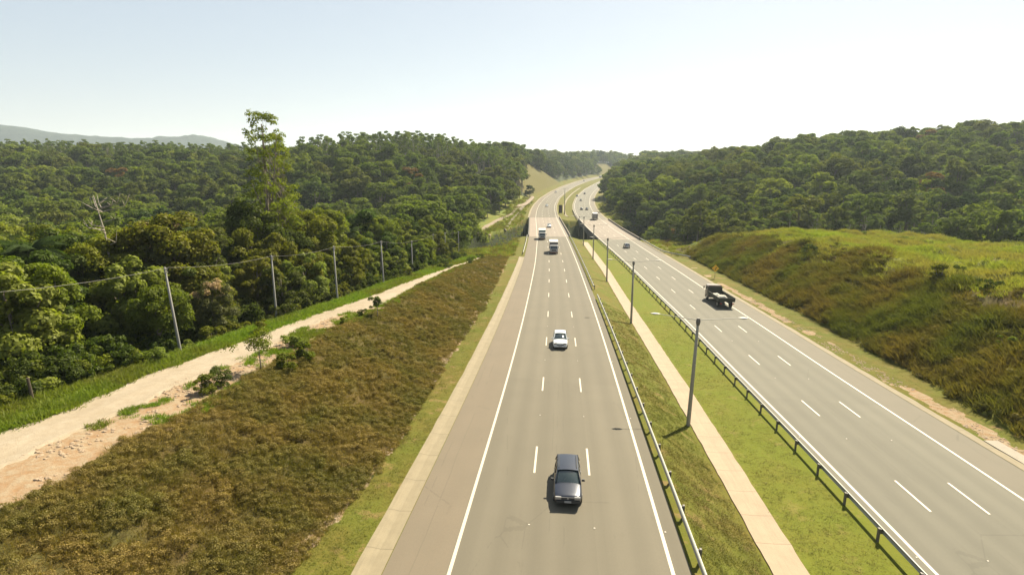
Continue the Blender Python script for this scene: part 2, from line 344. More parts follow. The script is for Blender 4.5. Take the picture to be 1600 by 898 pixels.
def H(X, Y):
    X = np.asarray(X, float); Y = np.asarray(Y, float)
    B = natural(X, Y) + (fbm(X / 30, Y / 30) - .5) * 2.0
    # grassed spoil mound on the right
    ma = sst(134, 116, X + (fbm(X / 12, Y / 12) - .5) * 10) * sst(196, 160, Y + .10 * (X - 60) * -1 + (fbm(X / 9 + 5, Y / 9) - .5) * 8) * sst(30, 46, X)
    B = B * (1 - ma) + ma * (moundTop(Y) + (fbm(X / 6, Y / 6, 3) - .5) * 3.6 - .03 * (X - 60) * (X > 60))
    zl, zr, el, er, rl, rr = zL(Y), zR(Y), edgeLl(Y), edgeLr(Y), edgeRl(Y), edgeRr(Y)
    FL = .05
    # right side of R
    tr = toeR(Y); d = np.maximum(X - tr, 0); n1 = (fbm(X / 3.5, Y / 3.5) - .5) * np.clip(d, 0, 1) * 1.7
    hr = np.clip(B, zr - .35 - d * .5, zr - .05 + d * .62) + n1
    # left, natural (beyond the dirt road zone)
    fl = np.maximum(el - 3.2 - X, 0); hl = np.clip(B, zl - FL - fl * .5, zl - FL + fl * (.62 + .25 * sst(430, 480, Y) * sst(700, 660, Y)))
    # left near cross-section
    xd, xc, xt = dirtL(Y), crestL(Y), toeL(Y); zt = zl + rise(Y)
    ss = np.clip((X - xc) / np.maximum(xt - xc, .5), 0, 1); sm = ss * ss * (3 - 2 * ss)
    hn = zt * (1 - sm * .55 - ss * .45) + (zl - .02) * (sm * .55 + ss * .45) + ((fbm(X / 3, Y / 3, 3) - .5) * 1.1 + (vnoise(X / .9, Y / .9) - .5) * .42) * np.sin(math.pi * ss)
    hn = np.where(X < xc, zt - .03, hn)
    hn = hn - (1 - ma * 0) * .12 * sst(.0, 1.0, 1 - np.abs((X - (xc - 1.2)) / 1.6)) * (X < xc)
    dd = np.maximum(xd - 2.5 - X, 0); hn = np.where(X < xd - .3, np.clip(B, zt - .1 - dd * .35, zt + .1 + dd * .15), hn)
    hn = np.where(X > el - 3.0, zl - FL, np.where(X > xt, zl - .03, hn))
    wl_ = sst(172, 150, Y); hl = hl * (1 - wl_) + hn * wl_
    # median: L edge -> ditch -> R edge
    dc = ditch(Y); wd = sst(240, 205, Y)
    zd = zr - .19
    za = zl - FL; t1 = np.clip((X - er - .7) / np.maximum(dc - 1.4 - er - .7, .5), 0, 1)
    t2 = np.clip((X - dc - 1.4) / np.maximum(rl - .9 - dc - 1.4, .5), 0, 1)
    hm = np.where(X < dc, za * (1 - t1) + zd * t1, zd * (1 - t2) + (zr - FL) * t2)
    hm2 = za + (zr - FL - za) * np.clip((X - er - .7) / np.maximum(rl - er - 1.5, 1), 0, 1) - .7 * np.sin(math.pi * np.clip((X - er) / (rl - er), 0, 1))
    hm = hm * wd + hm2 * (1 - wd)
    h = np.where(X < el, hl, np.where(X < er, zl - FL, np.where(X < rl, hm, np.where(X < rr, zr - FL, hr))))
    # stream ravine under the two bridges
    xo = 4.0 * np.sin(X / 22.)
    lf = np.clip(el - 2 - X, 0, None); y_n = 213.5 - np.minimum(lf * 1.5, 26); y_f = 296.5 - np.minimum(lf * 4.2, 62)
    a = np.clip(np.minimum(Y - y_n, y_f - Y), 0, None); rav = np.minimum(a * .8, 11)
    keep = sst(-32, -10, X) * sst(95, 62, X)
    base = np.where(X < (er + rl) / 2, zl, zr)
    h = np.where(a > 0, np.minimum(h, h * (1 - keep) + keep * (base - .05 - rav)), h)
    return h

def digH(pixs):
    """pixel -> point where the ray meets the terrain"""
    out = []
    for px, py in pixs:
        a = (px - CX) / F; d = (py - CY) / F; D = np.array([a, math.cos(TH) - d * math.sin(TH), -(d * math.cos(TH) + math.sin(TH))])
        tt = np.geomspace(20, 1500, 3000); i = np.argmax(tt * D[2] - H(tt * D[0], tt * D[1]) < 0); out.append(D * tt[i])
    return np.array(out)
# ------------------------------------------------------------------ ground sheet
def axis(lo, hi, bands):
    out = [lo]; x = lo
    while x < hi:
        s = next(st for (b, st) in bands if x < b); x += s; out.append(x)
    return np.array(out)
gx = axis(-4200, 4200, [(-900, 60), (-420, 14), (-140, 5), (-55, 2), (72, .55), (140, 1.4), (420, 4), (900, 14), (9999, 60)])
gy = axis(-250, 5200, [(8, 20), (130, .6), (310, .9), (700, 3), (1300, 8), (1800, 25), (9999, 90)])
GX, GY = np.meshgrid(gx, gy)
GH = H(GX, GY)
mb = MB(); mb.grid(np.stack([GX, GY, GH + Z0], -1))

def masks(X, Y):
    """ground cover weights: lawn, scrub, soil, grass(bright), pale gravel"""
    n = fbm(X / 1.8, Y / 1.8, 3) - .5; n2 = fbm(X / 6 + 9, Y / 6, 3) - .5
    Xj = X + n * 1.3
    el, er, rl, rr = edgeLl(Y), edgeLr(Y), edgeRl(Y), edgeRr(Y)
    near = (Y < 163)
    xt, xc, xd, xr_ = toeL(Y), crestL(Y), dirtL(Y), dirtR(Y)
    lawn = ((Xj > np.where(near, xt, el - 9)) & (X < el + 2)) | ((X >= er - 2) & (X <= rl + 2)) | ((X > rr - 2) & (Xj < toeR(Y) + .5)) & (Y < 1000)
    lawn = lawn & (Y < 1050)
    scrub = (near & (Xj > xc) & (Xj <= xt)) | ((Xj > toeR(Y)) & (Xj < toeR(Y) + 17 + n2 * 14) & (Y < 172)) | ((Xj > rr + 3) & (Xj < rr + 10) & (Y >= 165) & (Y < 240))
    scrub |= (Xj < el - 6) & (Xj > el - 14 - 30 * sst(440, 520, Y)) & (Y > 440) & (Y < 690) | ((Y > 1035) & (Y < 1110 + n2 * 30) & (X > xL(Y) - 90) & (X < xL(Y) + 10)) | ((Xj > rr + 3) & (Xj < rr + 15) & (Y > 500) & (Y < 720))
    grass = (near & (Xj < xd) & (Xj > xd - 5 + n2 * 4)) | ((Xj > toeR(Y) + 13) & (X < 132) & (Y < 190)) | ((Y > 163) & (Xj < el - 3) & (Xj > el - 26) & (Y < 420)) | ((Y > 165) & (Y < 330) & (Xj > rr + 2) & (Xj < rr + 12))
    soil = near & (Xj <= xc + .4) & (Xj > xr_ - 1.2)
    soil |= (np.abs(Xj - (rr + 2.2 + n2)) < .7) & (Y < 150) & (n2 > -.12)
    soil |= (np.abs(Xj - xt) < .35) & near & (n2 > -.02)
    lf = np.clip(el - 2 - X, 0, None); rv = np.minimum(Y - (213.5 - np.minimum(lf * 1.5, 26)), (296.5 - np.minimum(lf * 4.2, 62)) - Y) + n * 3
    pit = (rv > 3.5) & (X > -32) & (X < 95); lawn = lawn & ~pit; grass = grass & ~pit  # ravine keeps only dark forest-floor cover, which also paints in its shade
    gravel = near & (Xj <= xr_) & (Xj >= xd)
    cut = (Y > 440) & scrub & (X < xL(Y) + 12); out = [a.astype(float) for a in (lawn, scrub, soil, grass, gravel)]; out[0] = np.where(cut, .5, out[0]); strip = near & (X > xt - 1) & (X < el + 1); out[0] = np.where(strip & (out[0] > 0), .72, out[0]); out[2] = np.where(strip, np.maximum(out[2], .22), out[2]); out.append(((X > ditch(Y) - .2) & (X < rl + 1) & (Y < 240)).astype(float)); return out
gm = masks(GX, GY)
mg = bpy.data.materials.new('ground_cover'); mg.use_nodes = True; t = NT(mg); t.b.inputs['Roughness'].default_value = .95; t.b.inputs['Specular IOR Level'].default_value = .1
g1 = t.new('ShaderNodeAttribute', attribute_name='cover_a').outputs['Color']; g2 = t.new('ShaderNodeAttribute', attribute_name='cover_b').outputs['Color']
s1 = t.new('ShaderNodeSeparateColor'); t.link(g1, s1.inputs[0]); s2 = t.new('ShaderNodeSeparateColor'); t.link(g2, s2.inputs[0])
oc = objco(t); nf = t.noise(oc, 1.6, 6, .75); nm = t.noise(oc, .16, 5, .6); nff = t.noise(oc, 7, 4, .7); nl = t.noise(oc, .035, 4, .6)
def wgt(x): return t.ramp(t.math('ADD', x, t.math('MULTIPLY', t.math('SUBTRACT', nf, .5), 1.1)), [(.42, (0, 0, 0)), (.58, (1, 1, 1))])
rr_ = lambda f, a, b, p=(.38, .62): t.ramp(f, [(p[0], a), (p[1], b)])
forest = rr_(nf, (.020, .026, .010), (.045, .055, .018))
lawnc = t.mix(rr_(nm, (0, 0, 0), (1, 1, 1)), (.085, .092, .012), (.109, .085, .018))
lawnc = t.mix(t.math('MULTIPLY', rr_(nf, (0, 0, 0), (1, 1, 1)), .45), lawnc, (.060, .071, .009))
lawnc = t.mix(t.math('MULTIPLY', rr_(nff, (0, 0, 0), (1, 1, 1), (.5, .7)), .35), lawnc, (.066, .070, .011))
lawnc = t.mix(t.math('MULTIPLY', rr_(t.noise(oc, .5, 6, .7), (0, 0, 0), (1, 1, 1), (.56, .66)), .7), lawnc, (.172, .111, .049))
lawnc = t.mix(t.math('MULTIPLY', s2.outputs[2], .45), lawnc, (.116, .138, .013))
scrubc = t.mix(rr_(nm, (0, 0, 0), (1, 1, 1)), (.090, .061, .023), (.070, .064, .018))
scrubc = t.mix(t.math('MULTIPLY', rr_(nf, (0, 0, 0), (1, 1, 1)), .6), scrubc, (.065, .05, .018))
soilc = t.mix(rr_(nf, (0, 0, 0), (1, 1, 1)), (.203, .125, .066), (.234, .185, .122))
grassc = t.mix(rr_(nm, (0, 0, 0), (1, 1, 1)), (.098, .127, .018), (.156, .139, .029)); grassc = t.mix(t.math('MULTIPLY', nf, .6), grassc, (.074, .090, .016))
gravc = t.mix(rr_(nm, (0, 0, 0), (1, 1, 1)), (.271, .213, .139), (.312, .262, .189)); gravc = t.mix(t.math('MULTIPLY', nff, .5), gravc, (.197, .148, .094))
col = forest
for wv, cc in ((s2.outputs[0], grassc), (s1.outputs[1], scrubc), (s1.outputs[0], lawnc), (s1.outputs[2], soilc), (s2.outputs[1], gravc)): col = t.mix(wgt(wv), col, cc)
t.link(col, t.b.inputs['Base Color']); t.bump(t.math('ADD', nf, t.math('MULTIPLY', nff, .4)), .6, .12)
ground = mb.build('ground', mg, smooth=True); tag(ground, kind='structure')
for nm_, ch in (('cover_a', gm[:3]), ('cover_b', [gm[3], gm[4], gm[5]])):
    at = ground.data.attributes.new(nm_, 'FLOAT_COLOR', 'POINT')
    at.data.foreach_set('color', np.stack([*[c_.reshape(-1) for c_ in ch], np.ones(GX.size)], -1).reshape(-1).astype(np.float32))

# distant hills
def hills():
    xs = np.arange(-3800, 3800, 14.); ys = np.linspace(2600, 3500, 26); X, Y = np.meshgrid(xs, ys)
    px = CX + X / 3100 * F
    P = np.array([(-400, 190), (-100, 200), (0, 203), (60, 205), (130, 216), (200, 222), (270, 224), (330, 218), (390, 233), (430, 240), (500, 238), (530, 231), (560, 243), (700, 250), (850, 254), (985, 255), (1200, 250), (2000, 245)])
    top = (256 - np.interp(px, P[:, 0], P[:, 1])) / F * 3050 + 18
    top = top + (fbm(X / 60, Y / 60, 5) - .5) * 22
    v = (ys - 2600)[:, None] / 450
    sh = np.where(v < 1, sst(0, 1, v), 1 - .25 * (v - 1)); Z = -60 + (top + 60) * sh + (fbm(X / 180, Y / 120, 4) - .5) * 70 * np.sin(np.clip(v, 0, 1) * math.pi)
    m_ = mat('hill_forest', (.05, .07, .03), .95, 0, .1); t = NT(m_); oc = objco(t)
    t.link(t.mix(rr2(t, t.noise(oc, .02, 8, .8)), (.012, .022, .014), (.040, .055, .036)), t.b.inputs['Base Color']); t.bump(t.noise(oc, .05, 6, .8), 1, 8)
    b = MB(); b.grid(np.stack([X, Y, Z + Z0], -1)); tag(b.build('hills', m_, smooth=True), kind='structure')
def rr2(t, f): return t.ramp(f, [(.38, (0, 0, 0)), (.62, (1, 1, 1))])
hills()

# ------------------------------------------------------------------ ribbons: carriageways, gutters, markings
def frame(xf, Y):
    e = 1.0; dx = (xf(Y + e) - xf(Y - e)) / (2 * e); L = np.hypot(dx, 1); return 1 / L, -dx / L     # right-hand normal (nx, ny)
def off(xf, Y, o):
    nx, ny = frame(xf, Y); return xf(Y) + nx * o, Y + ny * o
def ribbon(name, xf, zf, y0, y1, prof, material, step=2.0, parent=None, jag=0, u0=None, kind='structure'):
    """prof: list of (offset, dz); offset may be callable(Y)"""
    Y = np.arange(y0, y1 + .01, step) if (y1 - y0) > step else np.array([y0, y1]); Y[-1] = y1
    rows = []; U = []
    for o, dz in prof:
        oo = o(Y) if callable(o) else np.full_like(Y, float(o))
        X_, Y_ = off(xf, Y, oo); rows.append(np.stack([X_, Y_, zf(Y) + dz + Z0], -1)); U.append(oo)
    P = np.stack(rows, 1); b = MB(); b.grid(P); o_ = b.build(name, material, parent)
    uvl = o_.data.uv_layers.new(name='m'); s = np.concatenate([[0], np.cumsum(np.hypot(np.diff(xf(Y)), np.diff(Y)))])
    UV = np.stack([np.stack(U, 1), np.repeat(s[:, None] + y0, len(prof), 1)], -1).reshape(-1, 2)
    li = np.empty(len(o_.data.loops), np.int32); o_.data.loops.foreach_get('vertex_index', li)
    uvl.data.foreach_set('uv', UV[li].reshape(-1).astype(np.float32))
    if kind and not parent: tag(o_, kind=kind)
    return o_
JY = (212.5, 297.5)
for nm_, xf, zf, pr, ma_ in (('left_carriageway', xL, zL, [(-8.62, -.3), (-8.6, 0), (6.3, 0), (6.35, -.3)], 'asphaltL'), ('right_carriageway', xR, zR, [(-6.25, -.3), (-6.2, 0), (8.6, 0), (8.62, -.3)], 'asphaltR')):
    ribbon(nm_, xf, zf, -20, JY[0], pr, M[ma_]); o = ribbon(nm_, xf, zf, JY[1], 1190, pr, M[ma_], 4)
def gut_o(Y): return -10.05 + .12 * (fbm(Y / 3, Y * 0 + 2.) - .5)
ribbon('gutter', xL, zL, -20, 156, [(gut_o, -.25), (lambda Y: gut_o(Y) + .02, .10), (lambda Y: gut_o(Y) + .28, .09), (-9.3, .005), (-8.62, .03)], M['gutter'], 1)
ribbon('gutter', xL, zL, JY[1], 900, [(-9.6, -.2), (-9.58, .08), (-8.63, .02)], M['gutter'], 3)
ribbon('kerb', xR, zR, -20, 205, [(8.63, .02), (9.0, .02), (lambda Y: 9.35 + .25 * (fbm(Y / 2, Y * 0) - .5), .06), (lambda Y: 9.4 + .25 * (fbm(Y / 2, Y * 0) - .5), -.25)], M['gutter'], 1)
ribbon('kerb', xR, zR, JY[1], 900, [(8.63, .02), (9.4, .06), (9.42, -.25)], M['gutter'], 3)
ribbon('kerb', xL, zL, JY[1], 900, [(6.36, .01), (6.9, .03), (6.92, -.25)], M['gutter'], 3)
ribbon('kerb', xR, zR, JY[1], 900, [(-6.95, -.25), (-6.9, .03), (-6.26, .01)], M['gutter'], 3)
ribbon('drain_apron', xR, zR, 33, 44.5, [(9.42, -.2), (9.43, .07), (10.5, .10), (10.52, -.2)], M['bridge_conc'], 1)
ribbon('median_ditch', ditch, zR, -15, 206, [(lambda Y: -1.02 + .12 * (fbm(Y / 1.2, Y * 0) - .5), -.30), (lambda Y: -1.0 + .12 * (fbm(Y / 1.2, Y * 0) - .5), -.12), (0, -.155), (lambda Y: 1.0 + .12 * (fbm(Y / 1.2, Y * 0 + 5) - .5), -.12), (lambda Y: 1.02 + .12 * (fbm(Y / 1.2, Y * 0 + 5) - .5), -.30)], M['ditch'], .7)
ditch2 = lambda y: (edgeLr(y) + edgeRl(y)) / 2 - .5 + 2.5 * sst(330, 300, y)
zm2 = lambda y: (zL(y) + zR(y)) / 2 - .62
ribbon('median_ditch', ditch2, zm2, 318, 640, [(-.62, -.4), (-.6, .1), (0, .0), (.6, .1), (.62, -.4)], M['gutter'], 3)
# lane paint
def marks(name, xf, zf, y0, y1, dz=.004):
    b = MB()
    def strip(o0, o1, a, c, st):
        Y = np.arange(a, c + .01, st); Y = Y if len(Y) > 1 else np.array([a, c]); Y[-1] = c
        x0, ya = off(xf, Y, o0); x1, yb = off(xf, Y, o1)
        b.grid(np.stack([np.stack([x0, ya, zf(Y) + Z0 + dz], -1), np.stack([x1, yb, zf(Y) + Z0 + dz], -1)], 1))
    strip(-5.4 - .09, -5.4 + .09, y0, y1, 2); strip(5.4 - .09, 5.4 + .09, y0, y1, 2)
    ph = 33.9 if xf is xL else 32.9
    k0 = math.ceil((y0 - ph) / 16); y = ph + 16 * k0
    while y + 4 < y1:
        for o in (-1.8, 1.8): strip(o - .07, o + .07, y, y + 4, 2)
        y += 16
    tag(b.build(name, M['paint']), kind='structure')
for xf, zf in ((xL, zL), (xR, zR)):
    marks('lane_markings', xf, zf, -18, JY[0] - .5); marks('lane_markings', xf, zf, JY[0] + .5, JY[1] - .5, .008); marks('lane_markings', xf, zf, JY[1] + .5, 760)
# reflective studs
def stud():
    b = MB(); b.box((0, 0, .012), (.11, .11, .024), 0, .7); return b.mesh('road_stud', M['paint'])
sm_ = stud()
for xf, zf, side in ((xL, zL, 'oncoming'), (xR, zR, 'right')):
    y = 33.9 + 4 + 6
    for k in range(4):
        for o in (-1.8, 1.8, 5.62 if xf is xL else -5.62):
            yy = 27.9 + 16 * k if k else 27.9; X_, Y_ = off(xf, np.array([yy]), o)
            so = bpy.data.objects.new('road_stud', sm_); C.objects.link(so); so.location = (X_[0], Y_[0], float(zf(yy)) + Z0 + .002)
            tag(so, 'small white reflective stud set in the grey asphalt of the %s carriageway' % ('left' if xf is xL else 'right'), 'road stud', 'studs on the %s carriageway' % ('left' if xf is xL else 'right'))

# dirt road ribbon ---------------------------------------------------------------
def dirt_road():
    Y = np.concatenate([np.arange(5, 60, .7), np.arange(60, 172, 1.2)]); nn = 22
    a = dirtL(Y) + (fbm(Y / 1.7, Y * 0) - .5) * 1.0; b_ = dirtR(Y) + (fbm(Y / 1.5, Y * 0 + 7) - .5) * 1.4
    Y0_ = Y; fade = sst(160, 140, Y); u = np.linspace(0, 1, nn)
    X_ = a[:, None] * (1 - u) + b_[:, None] * u; YY = np.repeat(Y[:, None], nn, 1)
    Z_ = H(X_, YY) + .05 + .03 * np.cos((u - .5) * 2 * math.pi * 2)[None]; Z_[:, 0] -= .2; Z_[:, -1] -= .2
    m_ = mat('pale_gravel', (.5, .42, .3), .95, 0, .15); t = NT(m_); oc = objco(t)
    n1 = t.noise(oc, .22, 6, .7); n2 = t.noise(oc, 2.2, 6, .75); n3 = t.noise(oc, 11, 3, .7)
    c = t.mix(rr2(t, n1), (.253, .210, .148), (.301, .258, .193)); c = t.mix(t.math('MULTIPLY', rr2(t, n2), .5), c, (.207, .158, .104)); c = t.mix(t.math('MULTIPLY', n3, .35), c, (.176, .138, .092))
    t.link(c, t.b.inputs['Base Color']); t.bump(t.math('ADD', n2, n3), .5, .06)
    mb = MB(); mb.grid(np.stack([X_, YY, Z_ + Z0], -1)); tag(mb.build('dirt_road', m_, smooth=True), kind='structure')
dirt_road()
def path2():
    for nm_, pix, wd, ma_ in (('drain_chute', [(787, 358), (800, 343), (812, 330), (824, 314)], 1.0, M['gutter']), ('access_track', [(752, 366), (760, 353), (776, 345), (800, 334), (818, 321), (832, 309)], 1.5, M['ditch'])):
        P = digH(pix); P = P[np.argsort(P[:, 1])]; u_ = np.linspace(0, len(P) - 1, 60); Xc = np.interp(u_, range(len(P)), P[:, 0]); Y = np.interp(u_, range(len(P)), P[:, 1]); u = np.linspace(-1, 1, 5)
        w_ = wd * (1 + (1.6 * np.exp(-u_ / .6) if 'track' in nm_ else 0))
        X_ = Xc[:, None] + u * np.reshape(w_, (-1, 1)) if 'track' in nm_ else Xc[:, None] + u * wd
        YY = np.repeat(Y[:, None], 5, 1); Z_ = H(X_, YY).max(1, keepdims=True) + .2 + 0 * X_; Z_[:, 0] -= 1; Z_[:, -1] -= 1
        b = MB(); b.grid(np.stack([X_, YY, Z_ + Z0], -1)); tag(b.build(nm_, ma_), kind='structure')
path2()

# ------------------------------------------------------------------ bridges
def bridge(xf, zf, lo, hi, label):
    y0, y1 = JY; rt = empty('road_bridge', (float(xf(y0)), y0, float(zf(y0)) + Z0), 0, label, 'bridge')
    def rb(name, prof, material, st=3, a=y0, c=y1):
        o = ribbon(name, xf, zf, a, c, prof, material, st, kind=None); o.parent = rt; o.matrix_parent_inverse = Matrix.Translation(-Vector(rt.location)); return o
    rb('deck', [(lo, -1.5), (lo, 0.004), (hi, 0.004), (hi, -1.5), (lo, -1.5)], M['deckL'])
    for a, s in ((lo, 1), (hi, -1)):
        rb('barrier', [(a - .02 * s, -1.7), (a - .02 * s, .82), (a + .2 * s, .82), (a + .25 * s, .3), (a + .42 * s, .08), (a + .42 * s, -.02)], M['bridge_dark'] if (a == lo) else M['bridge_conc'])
    for yy in (y0 + 26, y1 - 26):
        for o in (lo + 3, hi - 3):
            X_, Y_ = off(xf, np.array([yy]), o); b = MB(); zt = float(zf(yy)) - 1.4; zb = float(H(X_, Y_)[0]) - 1
            b.tube([(X_[0], Y_[0], zb + Z0), (X_[0], Y_[0], zt + Z0)], .7, 14); p = b.build('pier', M['bridge_conc'], None, True); p.parent = rt; p.matrix_parent_inverse = Matrix.Translation(-Vector(rt.location))
    for yy in (y0 + .8, y1 - .8):
        X_, Y_ = off(xf, np.array([yy, yy]), np.array([lo, hi])); b = MB()
        b.box(((X_[0] + X_[1]) / 2, yy, float(zf(yy)) - 2.9 + Z0), (hi - lo - .3, 1.2, 2.7)); p = b.build('abutment', M['bridge_conc']); p.parent = rt; p.matrix_parent_inverse = Matrix.Translation(-Vector(rt.location))
bridge(xL, zL, -8.8, 7.0, 'pale concrete bridge deck carrying the left oncoming carriageway over the ravine')
bridge(xR, zR, -6.7, 9.1, 'pale concrete bridge deck carrying the right carriageway over the ravine')

# ------------------------------------------------------------------ guardrails
def guardrail(xf, zf, o, y0, y1, side, label, step=4.0, flare=0):
    """side: +1 the traffic is on the +x side of the rail; posts stand on the other side"""
    loc = Vector((float(xf(y0)), y0, float(zf(y0)) + Z0)); rt = empty('guardrail', loc, 0, label, 'guardrail')
    of = (lambda Y: o + flare * sst(y0 + 16, y0, Y) ** 1.5) if flare else (lambda Y: o + 0 * Y)
    pr = [(0, .46), (.0, .48), (.08, .53), (.08, .59), (.0, .64), (.08, .69), (.08, .76), (0, .82), (-.04, .81)]
    rail = ribbon('rail', xf, zf, y0, y1, [((lambda Y, a=a: of(Y) + a * side), z) for a, z in pr], M['rail_top'], 2, kind=None)
    rail.parent = rt; rail.matrix_parent_inverse = Matrix.Translation(-loc)
    for e in rail.data.polygons: e.use_smooth = True
    Y = np.arange(y0 + .4, y1, step)
    b = MB(); b.box((-side * .20, 0, .36), (.11, .16, 1.0)); b.box((-side * .08, 0, .66), (.15, .10, .30)); pm = b.mesh('post', M['galv_dark'])
    for yy in Y:
        X_, Y_ = off(xf, np.array([yy]), of(np.array([yy]))); p = bpy.data.objects.new('post', pm); C.objects.link(p); p.parent = rt
        nx, ny = frame(xf, yy)
        p.location = Vector((X_[0], Y_[0], float(zf(yy)) - .05 + Z0)) - loc; p.rotation_euler = (0, 0, math.atan2(ny, nx))
    return rt
guardrail(xL, zL, 6.66, 9, 97, -1, 'long steel guardrail beside the dark blue car, ending near the second lamp pole')
guardrail(xL, zL, 6.7, 106, JY[0] - 1, -1, 'steel guardrail on the median beside the two white trucks')
guardrail(xR, zR, -6.75, 9, JY[0] - 1, 1, 'longest steel guardrail, along the grass edge of the right carriageway')
guardrail(xR, zR, -6.85, JY[1] + 1, 360, 1, 'dark guardrail on the inside of the far bend beyond the bridge')
guardrail(xR, zR, 9.1, 163, JY[0] - 1, -1, 'thin guardrail on the outer shoulder near the silver car, bent away at its end', flare=5)
guardrail(xL, zL, -9.1, 161, JY[0] - 1, 1, 'short guardrail on the outer shoulder just before the left bridge')

# ------------------------------------------------------------------ lamp poles
def lamp_pole():
    rt = empty('street_lamp'); H_ = 9.9
    b = MB(); b.tube([(0, 0, -.6), (0, 0, .05), (0, 0, H_ * .5), (0, 0, H_)], [.19, .19, .155, .12], 12); b.build('pole', M['pole_conc'], rt, True)
    b = MB(); b.tube([(0, 0, H_ - .55), (0, 0, H_ - .25), (0, 0, H_ + .1)], [.13, .2, .14], 10); b.build('bracket', M['galv_dark'], rt)
    for s in (-1, 1):
        b = MB(); b.tube([(0, 0, H_ - .08), (s * 1.4, 0, H_ + .07), (s * 3.3, 0, H_ + .28)], [.035, .03, .025], 7); b.build('arm', M['galv'], rt)
        b = MB(); v = []
        for x, wy, z0, z1 in ((3.25, .05, .26, .33), (3.45, .13, .23, .36), (3.8, .15, .22, .37), (4.05, .07, .27, .34)):
            v.append([(s * x, -wy, H_ + z0 + .02), (s * x, -wy, H_ + z1 - .02), (s * x, 0, H_ + z1), (s * x, wy, H_ + z1 - .02), (s * x, wy, H_ + z0 + .02), (s * x, 0, H_ + z0), (s * x, -wy, H_ + z0 + .02)])
        b.grid(v); b.add([tuple(p) for p in v[0][:6]], [tuple(range(6))]); b.add([tuple(p) for p in v[-1][:6]], [tuple(range(6))]); b.build('lamp_head', M['galv'], rt)
    return rt
lamps = [tuple(p[:2]) for p in digH([(1075, 665), (986, 505), (948, 440), (926.5, 405), (911.5, 384), (904.5, 370)])]
lab = ['nearest tall grey lamp pole with two long arms, beside the pink drain in the median', 'second nearest lamp pole in the median, standing on the edge of the pink drain', 'third lamp pole along the median, left of the silver car', 'fourth lamp pole in the median, standing on grass near the start of the pink drain', 'small lamp pole at the very start of the pink drain before the bridges', 'farthest of the six lamp poles, at the edge of the ravine between the bridges']
proto = lamp_pole()
for k, ((x, y), lb) in enumerate(zip(lamps, lab)):
    o = proto if k == 0 else copy_tree(proto)
    o.location = (x, y, float(H(x, y)) + Z0); o.rotation_euler = (R_(rng.uniform(-.4, .4)), R_(1.4 if k == 0 else rng.uniform(-.5, .8)), R_(-8 + rng.uniform(-2, 2))); tag(o, lb, 'street lamp', 'lamp poles along the median')
def mast():
    x, y = 30.3, 330.; z = float(H(x, y)) + Z0
    rt = empty('lamp_mast', (x, y, z), 0, 'tall thin mast in the median beyond the bridges, beside the dark panel', 'mast')
    b = MB(); b.tube([(0, 0, -.5), (0, 0, 15)], [.3, .16], 8); b.build('pole', M['pole_conc'], rt, True)
    b = MB(); b.tube([(-2.2, 0, 15), (0, 0, 14.8), (2.2, 0, 15)], .06, 5); b.build('arm', M['galv'], rt)
    x, y = 27.6, 326.; z = float(H(x, y)) + Z0
    rt = empty('sign_panel', (x, y, z), 0, 'tall dark brown panel on two posts in the median beyond the bridges', 'sign panel')
    b = MB(); b.box((0, 0, 2.9), (2.0, .12, 4.6)); b.build('panel', mat('dark_panel', (.05, .03, .02), .8), rt)
    for s in (-.7, .7):
        b = MB(); b.tube([(s, .14, -.5), (s, .14, 4.8)], .07, 6); b.build('post', M['galv_dark'], rt)
mast()

# ------------------------------------------------------------------ utility poles and wires
up = [(-38.5, 38.0)] + [tuple(p[:2]) for p in dig([(281, 541), (431.5, 490), (527, 465), (599.5, 441), (644.5, 421), (677, 404), (696, 399), (717, 392)], zTop)]
UH = [7.6] + [8.4, 8.1, 7.9, 7.4, 7.2, 7.2, 7.2, 7.2]
def upole():
    rt = empty('utility_pole')
    b = MB(); b.tube([(0, 0, -.6), (0, 0, 0), (0, 0, 7.4)], [.14, .14, .085], 8); b.build('pole', M['upole'], rt, True)
    b = MB()
    for z in (7.0, 7.25): b.box((0, -.14, z), (.08, .16, .08)); b.tube([(0, -.24, z - .05), (0, -.24, z + .07)], .045, 6)
    b.build('insulator_bracket', M['galv'], rt); return rt
ul = ['leftmost pole, just outside the wood at the far left', 'nearest pale utility pole leaning slightly, on bright grass left of the dirt road', 'second pale utility pole, between two dark gaps in the wood', 'third pale utility pole, left of the dirt road bend',
      'fourth utility pole, at the foot of the dense trees', 'fifth utility pole, small, against the wood', 'sixth utility pole, small and pale against dark trees', 'seventh utility pole near the end of the dirt road', 'farthest utility pole, at the end of the dirt road']
pu = upole(); tops = []
for k, (x, y) in enumerate(up):
    o = pu if k == 0 else copy_tree(pu); z = float(H(x, y)) + Z0
    if k == 1: z = float(H(x, y)) + Z0
    o.location = (x, y, z); o.scale = (1, 1, UH[k] / 7.4); ln = (R_(-1.6), R_(-2.2)) if k == 1 else (rng.uniform(-.015, .015), rng.uniform(-.015, .015))
    o.rotation_euler = (ln[0], ln[1], R_(70)); tag(o, ul[k], 'utility pole', 'utility poles along the dirt road')
    up3 = Euler((ln[0], ln[1], 0)).to_matrix() @ Vector((0, 0, UH[k] - .1)); tops.append(Vector((x, y, z)) + up3)
WO = ['leftmost', 'first', 'second', 'third', 'fourth', 'fifth', 'sixth', 'seventh', 'eighth', 'ninth']
